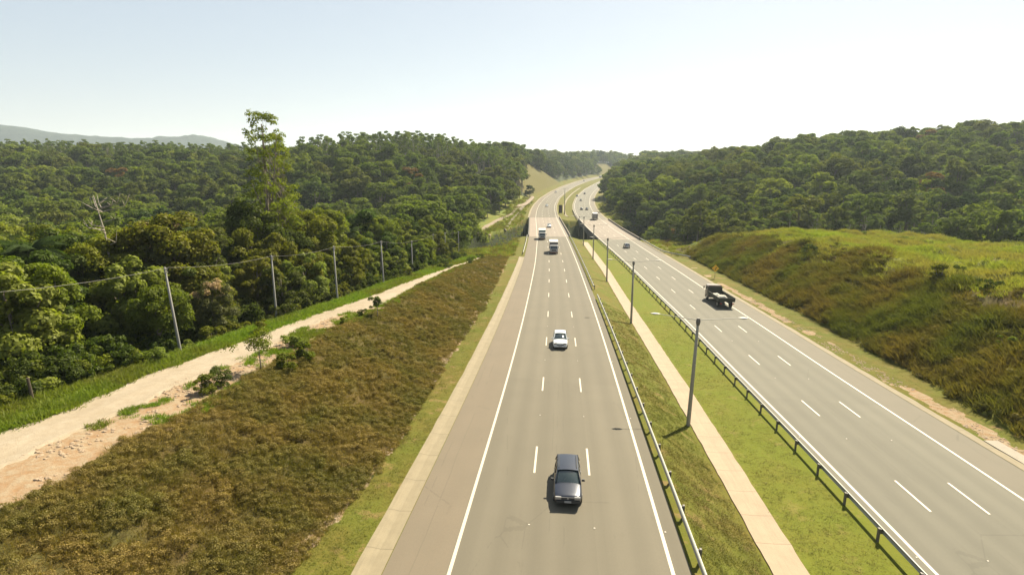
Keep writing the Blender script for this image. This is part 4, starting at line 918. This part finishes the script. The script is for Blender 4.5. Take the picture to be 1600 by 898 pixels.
# kinds
eucz = ((TX > -440) & (TX < -195) & (TY > 425) & (TY < 500)) | ((TX > -150) & (TX < 8) & (TY > 385) & (TY < 450)) | ((TX > 70) & (TX < 135) & (TY > 385) & (TY < 450) & (rng.random(len(TX)) < .35)) | ((TX > 95) & (TX < 165) & (TY > 186) & (TY < 215) & (rng.random(len(TX)) < .7))
dist = np.hypot(TX, TY); order = np.argsort(dist)
NEAR = 285
near_i = order[:NEAR]; far_i = order[NEAR:]
print('trees', len(TX), 'near limit', dist[order[NEAR]])
# where each near tree stands, for its label
upx = np.array([p[0] for p in up]); upy = np.array([p[1] for p in up])
seen = {}
def tree_at(key, x, y, z, s, rz, label, group=None, cat='tree', sz=None):
    desc, tm, cm, h = PR[key]; nm_ = 'palm_tree' if 'palm' in key else 'tree'
    rt = empty(nm_, (x, y, z), rz, label, cat, group); rt.scale = (s, s, sz or s)
    for m_, n_ in ((tm, 'trunk'), (cm, 'crown')):
        o = bpy.data.objects.new(n_, m_); C.objects.link(o); o.parent = rt
    return rt
ORD = ['nearest', 'second', 'third', 'fourth', 'fifth', 'sixth', 'seventh', 'eighth', 'ninth', 'tenth', 'eleventh', 'twelfth']
keys_front = ['light0', 'midA0', 'midA2', 'dark0', 'light1', 'midA1', 'slim', 'midA3', 'light2', 'dark1']
for i in near_i:
    x, y = TX[i], TY[i]; z = TZ[i]; zc = y * math.cos(TH) - z * math.sin(TH); px = CX + F * x / zc
    row = (frontL(y) - x) if x < 20 else 99
    if eucz[i]: key = rng.choice(['euc0', 'euc1'])
    elif x < 20:
        if row < 9 and px < 240: key = rng.choice(['light0', 'light1', 'light2', 'midA0'])
        elif row < 6: key = rng.choice(keys_front, p=[.14, .13, .13, .13, .12, .12, .05, .08, .05, .05])
        elif px < 160 and y < 85 and row < 26: key = rng.choice(['palm0', 'palm1', 'dark0', 'dark1', 'dark2'], p=[.22, .18, .2, .2, .2])
        else: key = rng.choice(['midA0', 'midA1', 'midA2', 'midA3', 'dark0', 'dark1', 'dark2', 'light0', 'light1', 'slim', 'russet', 'palm0'], p=[.14, .12, .12, .12, .11, .1, .1, .06, .05, .04, .02, .02])
    else: key = rng.choice(['midA0', 'midA1', 'dark0', 'dark1', 'dark2', 'midA3', 'light1'], p=[.2, .18, .18, .14, .12, .14, .04])
    hk = PR[key][3]; Ht = rng.uniform(5.0, 9.5) if row < 6 else rng.uniform(6.5, 11.5) + 3.0 * (rng.random() < .18)
    if 'euc' in key: Ht = rng.uniform(15, 21)
    if 'palm' in key: Ht = rng.uniform(8, 11)
    if 'light' in key: Ht *= .85
    s = Ht / hk; k_ = int(np.argmin((upy - y) ** 2 + (upx - x) ** 2 * .2))
    if x < 20 and y < 160:
        depth = 'at the front edge of the wood' if row < 6 else 'inside the wood' if row < 22 else 'deep in the wood' if row < 45 else 'far back in the wood'
        where = 'behind the %s utility pole from the left' % (ORD[k_] if k_ else 'first')
        base = '%s tree %s, %s' % (PR[key][0], depth, where)
    elif x < 20: base = '%s tree on the wooded %s beyond the valley' % (PR[key][0], 'slope left of the road' if px > 500 else 'ridge at the far left')
    else: base = '%s tree on the wooded hill %s' % (PR[key][0], 'foot beside the far bend' if px < 1000 else 'left of the grassy mound' if px < 1150 else 'behind the grassy mound' if px < 1400 else 'behind the mound at the far right')
    n_ = seen.get(base, 0); seen[base] = n_ + 1
    if n_ and n_ < 12: base = base + ', %s of its kind there' % ORD[n_]
    base = ' '.join(base.split()[:16])
    tree_at(key, x, y, z + Z0 - .1, s * rng.uniform(.92, 1.1), rng.uniform(0, 6.28), base, 'trees of the roadside wood' if x < 20 else 'trees of the right hill', sz=s)

# the emergent tree and other singular trees
PR['emergent'] = ('tall', *emergent(), 26)
def at_pix(px, D, X=None):
    x = (px - CX) / F * (D * math.cos(TH) + 18 * math.sin(TH)); return x, D
x, y = at_pix(428, 92); tree_at('emergent', x, y, float(H(x, y)) + Z0, 1.15, .4, 'very tall slender tree rising far above the wood with a tufted top', sz=1.05)
x, y = at_pix(448, 97); tree_at('emergent', x, y, float(H(x, y)) + Z0, .95, 2.4, 'second tallest feathery light green tree, just right of the tallest tree')
x, y = at_pix(262, 66); tree_at('flower', x, y, float(H(x, y)) + Z0, 1.25, 1.0, 'tree with a cream-pink flowering top in the middle of the wood')
x, y = at_pix(338, 60); tree_at('flower', x, y, float(H(x, y)) + Z0, .68, 2.0, 'small tree with pinkish flower heads just right of the nearest utility pole')
x, y = at_pix(186, 62); rt = empty('bare_tree', (x, y, float(H(x, y)) + Z0), .5, 'leafless pale tree with forked bare branches rising out of the wood', 'tree')
o = bpy.data.objects.new('trunk', bare(9, 14.5)); C.objects.link(o); o.parent = rt
x, y = at_pix(12, 72); tree_at('palm1', x, y, float(H(x, y)) + Z0, .85, .3, 'dark palm with drooping fronds at the left edge of the frame')
x, y = at_pix(120, 75); tree_at('palm0', x, y, float(H(x, y)) + Z0, .9, 1.3, 'dark palm with a full head of fronds, left of the leafless tree')
x, y = at_pix(545, 118); tree_at('palm0', x, y, float(H(x, y)) + Z0, 1.15, 2.3, 'palm whose dark fronds show above the middle of the wood')
x, y = at_pix(828, 438); tree_at('dark1', x, y, float(H(x, y)) + Z0, 1.0, 2.9, 'big dark round tree on the skyline right of the eucalypt row')

# shrubs and saplings along the dirt road edge
B = [bush(300, 1.2, 1.6, 'leafA'), bush(301, 1.1, 1.2, 'leafC'), bush(302, 1.3, 1.7, 'leafB'), bush(303, 1.2, 1.0, 'g_verge')]
def shrub(px, py, s, k, label, name='shrub', cat='shrub', zf=zTop, grp=None, up_=0):
    p = dig([(px, py)], zf)[0]; x, y = p[0], p[1]; rt = empty(name, (x, y, float(H(x, y)) + Z0 + up_), rng.uniform(0, 6), label, cat, grp); rt.scale = (s, s, s)
    for m_, n_ in zip(B[k], ('stem', 'foliage')):
        o = bpy.data.objects.new(n_, m_); C.objects.link(o); o.parent = rt
shrub(325, 612, .9, 0, 'grey-green shrub on the crest at the end of the red soil strip')
shrub(345, 600, .8, 2, 'leafy shrub on the crest, just right of the grey-green one')
shrub(450, 572, 1.0, 0, 'rounded green shrub right of the small tree on the crest'); shrub(480, 555, 1.1, 0, 'wider green shrub on the crest between the two small trees')
shrub(460, 540, .9, 1, 'pale green shrub close to the gravel on the crest')
shrub(536, 505, .55, 0, 'tiny shrub at the edge of the gravel left of the sapling'); shrub(565, 492, .5, 2, 'tiny dark shrub beside the gravel just left of the sapling')
shrub(735, 411, .9, 2, 'dark round bush on the gravel edge near the end of the dirt road'); shrub(752, 404, .8, 2, 'dark bush at the end of the dirt road, right of the round one'); shrub(695, 418, 1.2, 2, 'low dark bush on the bright verge beside the far utility poles')
shrub(450, 488, 1.1, 2, 'dark dense bush at the foot of the second utility pole'); shrub(640, 432, 1.0, 0, 'bush left of the dirt road below the fifth utility pole')
shrub(405, 520, .9, 0, 'bush on the bright grass left of the second utility pole'); shrub(70, 585, 1.0, 1, 'lime-green bush on the grass behind the wooden post'); shrub(20, 598, 1.3, 1, 'lime-green bush at the left edge of the grass')
shrub(330, 520, 1.2, 0, 'bush on the grass just right of the nearest utility pole'); shrub(250, 560, 1.0, 1, 'bright bush on the grass just left of the nearest utility pole')
def sap(px, py, Ht, s, label, seed, lm='leafA'):
    p = dig([(px, py)], zTop)[0]; x, y = p[0], p[1]; rg = np.random.default_rng(seed)
    cs = np.array([(rg.normal() * .32 * s, rg.normal() * .32 * s, Ht * rg.uniform(.5, .98)) for _ in range(13)]); rs = rg.uniform(.2, .38, 13) * s
    rt = empty('sapling', (x, y, float(H(x, y)) + Z0), 0, label, 'small tree')
    for m_, n_ in ((trunk_mesh(rg, Ht * .85, .05, cs[:7], 'trunk', M['bark']), 'trunk'), (quads_mesh('crown', leaf_quads(rg, cs, rs, 110, .15), M[lm]), 'crown')):
        o = bpy.data.objects.new(n_, m_); C.objects.link(o); o.parent = rt
sap(408, 577, 3.0, 2.0, 'small dark tree with a round crown on the crest beside the dirt road', 1, 'leafA')
sap(590, 492, 2.4, 1.1, 'thin sapling with a dark tuft of leaves on the crest', 2, 'leafB')
for k, (px, py) in enumerate([(215, 642), (70, 707), (130, 690), (12, 741), (60, 735), (150, 708), (255, 632), (300, 612), (285, 603), (180, 655), (98, 700)]):
    pass

# shrubs on the mound
for k, (px, py, zo, s) in enumerate([(1262, 400, 8, 1.2), (1468, 447, 8.5, 1.7), (1500, 425, 9.5, .9), (1410, 372, 9, 1.5), (1350, 362, 9, 1.2), (1580, 520, 7, 1.0), (1540, 470, 8, .9), (1440, 380, 9, 1.3)]):
    shrub(px, py, s, [2, 0, 2, 1, 1, 0, 2, 1][k], ['dark little bush on the brown face of the mound near its left end', 'large grey-green bush on the brown face of the mound', 'dark round bush at the upper edge of the mound face', 'bright clump on the skyline of the mound, right of centre', 'bright clump on the skyline of the mound, left of centre',
          'green bush low on the mound face at the right edge of the frame', 'dark bush on the upper mound face at the right edge', 'pale clump on the mound top before the dark wood'][k], 'bush', 'bush', lambda y, zo=zo: zR(y) + zo * .85)

# ------------------------------------------------------------------ uncountable cover: one object each, geometry nodes instancing on real points
def scatter(name, P, rot, scl, idx, protos, kind='stuff', lab=None):
    """P (N,3) points; protos: list of mesh datablocks"""
    pc = bpy.data.collections.new(name + '_pieces')
    for k, me in enumerate(protos):
        o = bpy.data.objects.new('%s_piece_%02d' % (name, k), me); pc.objects.link(o)
    me = bpy.data.meshes.new(name); me.vertices.add(len(P)); me.vertices.foreach_set('co', P.astype(np.float32).reshape(-1))
    for nm_, ty, v, key in (('rot', 'FLOAT_VECTOR', rot, 'vector'), ('scl', 'FLOAT_VECTOR', scl, 'vector'), ('idx', 'INT', idx, 'value')):
        a = me.attributes.new(nm_, ty, 'POINT'); a.data.foreach_set(key, np.asarray(v, np.float32 if ty != 'INT' else np.int32).reshape(-1))
    ob = bpy.data.objects.new(name, me); C.objects.link(ob)
    g = bpy.data.node_groups.new(name, 'GeometryNodeTree'); g.interface.new_socket('Geometry', in_out='INPUT', socket_type='NodeSocketGeometry'); g.interface.new_socket('Geometry', in_out='OUTPUT', socket_type='NodeSocketGeometry')
    gi = g.nodes.new('NodeGroupInput'); go = g.nodes.new('NodeGroupOutput'); ip = g.nodes.new('GeometryNodeInstanceOnPoints'); ci = g.nodes.new('GeometryNodeCollectionInfo')
    ci.inputs['Collection'].default_value = pc; ci.inputs['Separate Children'].default_value = True; ci.inputs['Reset Children'].default_value = True; ip.inputs['Pick Instance'].default_value = True
    def at(nm_, ty):
        n = g.nodes.new('GeometryNodeInputNamedAttribute'); n.data_type = ty; n.inputs['Name'].default_value = nm_; return n.outputs['Attribute']
    g.links.new(gi.outputs[0], ip.inputs['Points']); g.links.new(ci.outputs[0], ip.inputs['Instance']); g.links.new(at('idx', 'INT'), ip.inputs['Instance Index'])
    e2r = g.nodes.new('FunctionNodeEulerToRotation'); g.links.new(at('rot', 'FLOAT_VECTOR'), e2r.inputs[0]); g.links.new(e2r.outputs[0], ip.inputs['Rotation']); g.links.new(at('scl', 'FLOAT_VECTOR'), ip.inputs['Scale'])
    g.links.new(ip.outputs[0], go.inputs[0])
    md = ob.modifiers.new('pieces', 'NODES'); md.node_group = g
    tag(ob, lab, None, None, kind); return ob

# far forest
FP = []
for s in range(4): FP.append(broadleaf(200 + s, 10, 4.6, [.2, .35, .25, .3][s], 30, 90, .58, 'leafFarA', [.8, .95, .85, 1][s]))
for s in range(4): FP.append(broadleaf(210 + s, 10, 4.8, [.3, .2, .3, .25][s], 30, 90, .58, 'leafFarB', [.95, .8, 1, .85][s]))
for s in range(3): FP.append(eucalypt(220 + s, 20, 60, .62, 'leafD', 16))
FP.append(broadleaf(240, 10, 5.2, .35, 26, 90, .55, 'leafC', .7)); FP.append(broadleaf(230, 9, 4, .3, 20, 90, .62, 'leafR', .7)); FP.append(broadleaf(231, 10, 3.6, .3, 20, 90, .6, 'leafE', .7))
def merge(tm, cm, nm_):
    a = MB()
    me = bpy.data.meshes.new(nm_); bm = bmesh.new(); bm.from_mesh(tm); nf = len(bm.faces); bm.from_mesh(cm); bm.faces.ensure_lookup_table()
    for k, f in enumerate(bm.faces): f.material_index = 0 if k < nf else 1; f.smooth = False
    bm.to_mesh(me); bm.free(); me.materials.append(tm.materials[0]); me.materials.append(cm.materials[0]); return me
FPm = [merge(*p, 'far_tree_%d' % k) for k, p in enumerate(FP)]
n = len(far_i); X, Y, Z = TX[far_i], TY[far_i], TZ[far_i]
patch = fbm(X / 60, Y / 60, 3); r_ = rng.random(n)
idx = np.where(r_ + (patch - .5) * 1.6 < .5, rng.integers(0, 4, n), rng.integers(4, 8, n)); idx = np.where(r_ > .988, 12, idx); idx = np.where((r_ > .95) & (r_ <= .988), 13, idx); idx = np.where((r_ > .915) & (r_ <= .95), 11, idx); idx = np.where(eucz[far_i], rng.integers(8, 11, n), idx)
big = np.interp(np.hypot(X, Y), [150, 500, 1200], [1.12, 1.3, 1.75])
Hs = np.where(eucz[far_i], rng.uniform(.75, 1.08, n) * np.where(X > 60, .6, np.where(X < -190, .93, 1.05)), (.62 + .95 * rng.random(n) ** 2.0) * big)
scl = np.stack([Hs * rng.uniform(.9, 1.25, n)] * 2 + [Hs], -1); rot = np.stack([0 * X, 0 * X, rng.uniform(0, 6.28, n)], -1)
scatter('distant_forest', np.stack([X, Y, Z + Z0 - .3], -1), rot, scl, idx, FPm, lab='dense green forest covering the slopes and ridges on both sides of the highway')

# grass and scrub tufts
def tuft(rg, nblade, h, spread, wdt, m, lean=.5):
    V = []
    for k in range(nblade):
        a = rg.uniform(0, 6.28); r = spread * rg.random() ** .6; b0 = np.array([math.cos(a) * r, math.sin(a) * r, -.04]); a2 = rg.uniform(0, 6.28); hh = h * rg.uniform(.5, 1.1); dr = np.array([math.cos(a2), math.sin(a2), 0]) * hh * rg.uniform(.1, lean) + b0 * .5
        s = np.array([-math.sin(a2 + 1), math.cos(a2 + 1), 0]) * wdt
        mid = b0 + dr * .45 + np.array([0, 0, hh * .65]); tip = b0 + dr + np.array([0, 0, hh])
        V.append([b0 - s, b0 + s, mid + s * .8, mid - s * .8]); V.append([mid - s * .8, mid + s * .8, tip + s * .1, tip - s * .1])
    return quads_mesh('tuft', np.array(V), m)
def scat_points(n, xa, xb, ya, yb, cond, dens=None):
    Y = rng.uniform(ya, yb, n); X = xa(Y) + (xb(Y) - xa(Y)) * rng.random(n); wdt = xb(Y) - xa(Y); k = cond(X, Y) & (rng.random(n) < wdt / wdt.max())
    if dens is not None: k &= rng.random(n) < dens(X, Y)
    return X[k], Y[k]
def do(name, X, Y, protos, s0, s1, lab, sink=0, tilt=.15, hs=1):
    n = len(X); Z = H(X, Y) + Z0 - sink; s = rng.uniform(s0, s1, n)
    scatter(name, np.stack([X, Y, Z], -1), np.stack([rng.normal(size=n) * tilt, rng.normal(size=n) * tilt, rng.uniform(0, 6.28, n)], -1), np.stack([s, s, s * hs * rng.uniform(.7, 1.3, n)], -1), rng.integers(0, len(protos), n), protos, lab=lab)
    print(name, n)
rg = np.random.default_rng(5)
def clumpm(rg, R, n, leaf, m, hz=.7):
    nb = 5; cs = np.stack([rg.normal(size=nb) * R * .45, rg.normal(size=nb) * R * .45, rg.uniform(0, .3, nb) * R], -1)
    return quads_mesh('clump', leaf_quads(rg, cs, rg.uniform(.35, .7, nb) * R, n, leaf, hz, .1), m)
tb = [tuft(rg, 34, .24, .36, .011, M['g_brown'], 1.5) for _ in range(7)]
clump = lambda X, Y, sc, lo=.35, hi=.6: sst(lo, hi, fbm(X / sc + 31, Y / sc, 3))
X, Y = scat_points(80000, lambda y: crestL(y) - .3, lambda y: toeL(y) + .4, 16, 160, lambda X, Y: inframe(X, Y, -19, 20), lambda X, Y: np.clip(40 / Y, .35, 1) * (.45 + .55 * clump(X, Y, 1.4)))
tb += [clumpm(rg, .34, 90, .05, M['g_brown']), clumpm(rg, .5, 120, .055, M['g_brown'])]
do('dry_scrub', X, Y, tb, .5, 1.25, 'brown dry grass and scrub covering the slope left of the highway')
tm_ = [tuft(rg, 44, .6, .60, .022, M['g_mound'], 1.3) for _ in range(6)] + [clumpm(rg, .6, 90, .11, M['g_mound']) for _ in range(2)]
X, Y = scat_points(30000, lambda y: toeR(y) + .2, lambda y: toeR(y) + 18, 34, 172, lambda X, Y: inframe(X, Y, -17, 30), lambda X, Y: np.clip(1 - (X - toeR(Y) - 3 - 15 * fbm(X / 6, Y / 6)) / 4, 0.05, 1) * (.15 + .85 * clump(X, Y, 2.2)))
do('mound_scrub', X, Y, tm_, .7, 1.9, 'dark brown and green scrub covering the face of the grassy mound')
tg_ = [tuft(rg, 40, .55, .55, .025, M['g_top'], .8) for _ in range(5)]
X, Y = scat_points(34000, lambda y: toeR(y) + 8, lambda y: 0 * y + 134, 45, 196, lambda X, Y: inframe(X, Y, -17, 30), lambda X, Y: np.clip((X - toeR(Y) - 9 - 6 * (fbm(X / 5, Y / 5) - .3)) / 6, 0.1, 1) * (.35 + .65 * clump(X, Y, 5)))
do('mound_grass', X, Y, tg_, .6, 1.7, 'tall bright yellow-green grass on top of the mound', tilt=.2)
tv = [tuft(rg, 36, .35, .40, .022, M['g_verge'], .7) for _ in range(5)]
X, Y = scat_points(26000, lambda y: frontL(y) - 1, lambda y: dirtL(y) + .2, 22, 160, lambda X, Y: inframe(X, Y, -17, 30), lambda X, Y: .3 + .7 * clump(X, Y, 2))
do('verge_grass', X, Y, tv, .4, 1.5, 'lush bright green grass between the wood and the dirt road')
# strip of green growth along the crest, clumps in the red soil
X, Y = scat_points(16000, lambda y: dirtR(y) - .3, lambda y: crestL(y) + .5, 24, 150, lambda X, Y: inframe(X, Y, -17, 30), lambda X, Y: np.clip(sst(.60, .66, fbm(X / 1.6 + 3, Y / 1.6, 3)) * sst(31, 34, Y) + .6 * sst(44, 52, Y) * sst(.45, .55, fbm(X / 3, Y / 3 + 8, 3)), 0, 1))
do('crest_grass', X, Y, tv, .25, .95, 'green grass clumps in the red soil beside the dirt road')
X, Y = scat_points(15000, lambda y: toeL(y) - 6, lambda y: toeL(y), 22, 90, lambda X, Y: inframe(X, Y, -19, 20) & (clump(X, Y, 3.2) > .75))
tl = [tuft(rg, 22, .06, .22, .010, M['g_lawn'], 1.3) for _ in range(4)]
Xa, Ya = scat_points(60000, lambda y: edgeLr(y) + .7, lambda y: edgeRl(y) - .9, 20, 95, lambda X, Y: inframe(X, Y, -20, 20) & (np.abs(X - ditch(Y)) > 1.15), lambda X, Y: np.clip(38 / Y, .2, 1) * (.35 + .65 * clump(X, Y, 1.1)))
Xb, Yb = scat_points(30000, lambda y: toeL(y) - .3, lambda y: edgeLl(y) - 1.55, 20, 110, lambda X, Y: inframe(X, Y, -20, 20), lambda X, Y: np.clip(34 / Y, .2, 1) * (.35 + .65 * clump(X, Y, 1.1)))
Xc, Yc = scat_points(14000, lambda y: edgeRr(y) + .9, lambda y: toeR(y) + .6, 34, 120, lambda X, Y: inframe(X, Y, -20, 20), lambda X, Y: (.3 + .7 * clump(X, Y, 1.5)))
do('lawn_grass', np.concatenate([Xa, Xb, Xc]), np.concatenate([Ya, Yb, Yc]), tl, .5, 1.6, 'short grass of the median and the road verges', tilt=.1)
tw = [tuft(rg, 30, .5, .6, .03, M['g_top'], .9) for _ in range(4)] + [tuft(rg, 30, .7, .6, .03, M['g_verge'], .9) for _ in range(2)]  + [tuft(rg, 36, .8, .6, .03, M['g_mound'], .8) for _ in range(2)]
Xa, Ya = scat_points(16000, lambda y: edgeRr(y) + 3, lambda y: frontR(y) + 3, 168, 420, lambda X, Y: inframe(X, Y, -20, 20) & ~((Y > 208) & (Y < 302) & (X < edgeRr(Y) + 1)), lambda X, Y: .3 + .7 * clump(X, Y, 5))
Xb, Yb = scat_points(12000, lambda y: frontL(y) - 2, lambda y: edgeLl(y) - 3.2, 160, 420, lambda X, Y: inframe(X, Y, -20, 20), lambda X, Y: .2 + .8 * clump(X, Y, 5))
do('roadside_weeds', np.concatenate([Xa, Xb]), np.concatenate([Ya, Yb]), tw, .5, 1.5, 'rank grass and weeds on the banks around the bridges')

bm_ = [merge(*bush(320 + q, 1.3, [1.5, 1.1, 1.9][q % 3], ['leafB', 'leafA', 'leafB', 'leafA', 'leafC'][q], 130, .20), 'bush_piece_%d' % q) for q in range(5)]
Xa, Ya = scat_points(2600, lambda y: frontL(y) - 11, lambda y: frontL(y) + 1.0, 22, 163, lambda X, Y: inframe(X, Y, -17, 30), lambda X, Y: .25 + .75 * clump(X, Y, 4))
Xb, Yb = scat_points(900, lambda y: frontR(y) - 1, lambda y: frontR(y) + 7, 190, 430, lambda X, Y: inframe(X, Y, -17, 30) & condR(X, Y), None)
Xa = np.concatenate([Xa, Xb]); Ya = np.concatenate([Ya, Yb]); n = len(Xa); s = rng.uniform(.4, 1.25, n) ** 1.3
scatter('undergrowth', np.stack([Xa, Ya, H(Xa, Ya) + Z0 - .1], -1), np.stack([0 * Xa, 0 * Xa, rng.uniform(0, 6.28, n)], -1), np.stack([s, s, s * rng.uniform(.8, 1.4, n)], -1), rng.choice(5, n, p=[.3, .25, .25, .12, .08]), bm_, lab='dark leafy undergrowth along the foot of the wood on both sides')

# stones on the eroded soil
def stone(seed):
    rg = np.random.default_rng(seed); bm = bmesh.new(); bmesh.ops.create_icosphere(bm, subdivisions=2, radius=1)
    for v in bm.verts: v.co *= 1 + rg.normal() * .12; v.co.z *= .55
    me = bpy.data.meshes.new('stone'); bm.to_mesh(me); bm.free(); me.materials.append(M['rock']); return me
st_ = [stone(k) for k in range(4)]
X, Y = scat_points(2600, lambda y: dirtR(y) - .8, lambda y: crestL(y), 24, 75, lambda X, Y: inframe(X, Y, -17, 30), lambda X, Y: sst(.45, .6, fbm(X / 1.3, Y / 1.3, 3)))
n = len(X); s = rng.uniform(.03, .15, n) ** 1.0
scatter('loose_stones', np.stack([X, Y, H(X, Y) + Z0], -1), np.stack([0 * X, 0 * X, rng.uniform(0, 6.28, n)], -1), np.stack([s, s, s], -1), rng.integers(0, 4, n), st_, lab='pale loose stones on the red soil beside the dirt road')
X, Y = scat_points(2500, lambda y: toeL(y) - .4, lambda y: toeL(y) + .5, 24, 120, lambda X, Y: inframe(X, Y, -17, 30), lambda X, Y: sst(.5, .6, fbm(X / 2.3, Y / 2.3, 3)))
Xc, Yc = scat_points(1500, lambda y: edgeRr(y) + 1.2, lambda y: edgeRr(y) + 3.0, 36, 110, lambda X, Y: inframe(X, Y, -17, 30), lambda X, Y: sst(.45, .6, fbm(X / 2.3, Y / 2.3, 3)))
X = np.concatenate([X, Xc]); Y = np.concatenate([Y, Yc]); n = len(X); s = rng.uniform(.03, .12, n)
scatter('rubble', np.stack([X, Y, H(X, Y) + Z0], -1), np.stack([0 * X, 0 * X, rng.uniform(0, 6.28, n)], -1), np.stack([s, s, s], -1), rng.integers(0, 4, n), st_, lab='thin line of pale rubble along the toe of the slopes')

# ------------------------------------------------------------------ haze
def haze():
    b = MB(); b.box((0, 2500, 110), (9800, 5900, 330)); m_ = bpy.data.materials.new('haze'); m_.use_nodes = True; t = NT(m_); t.n.remove(t.b)
    pv = t.new('ShaderNodeVolumePrincipled'); pv.inputs['Color'].default_value = (.80, .92, 1, 1); pv.inputs['Density'].default_value = .00011; pv.inputs['Anisotropy'].default_value = .3
    t.link(pv.outputs[0], t.n['Material Output'].inputs['Volume'])
    o = b.build('haze', m_); tag(o, kind='stuff'); o.display_type = 'WIRE'
haze()
print('objects', len(scn.objects))
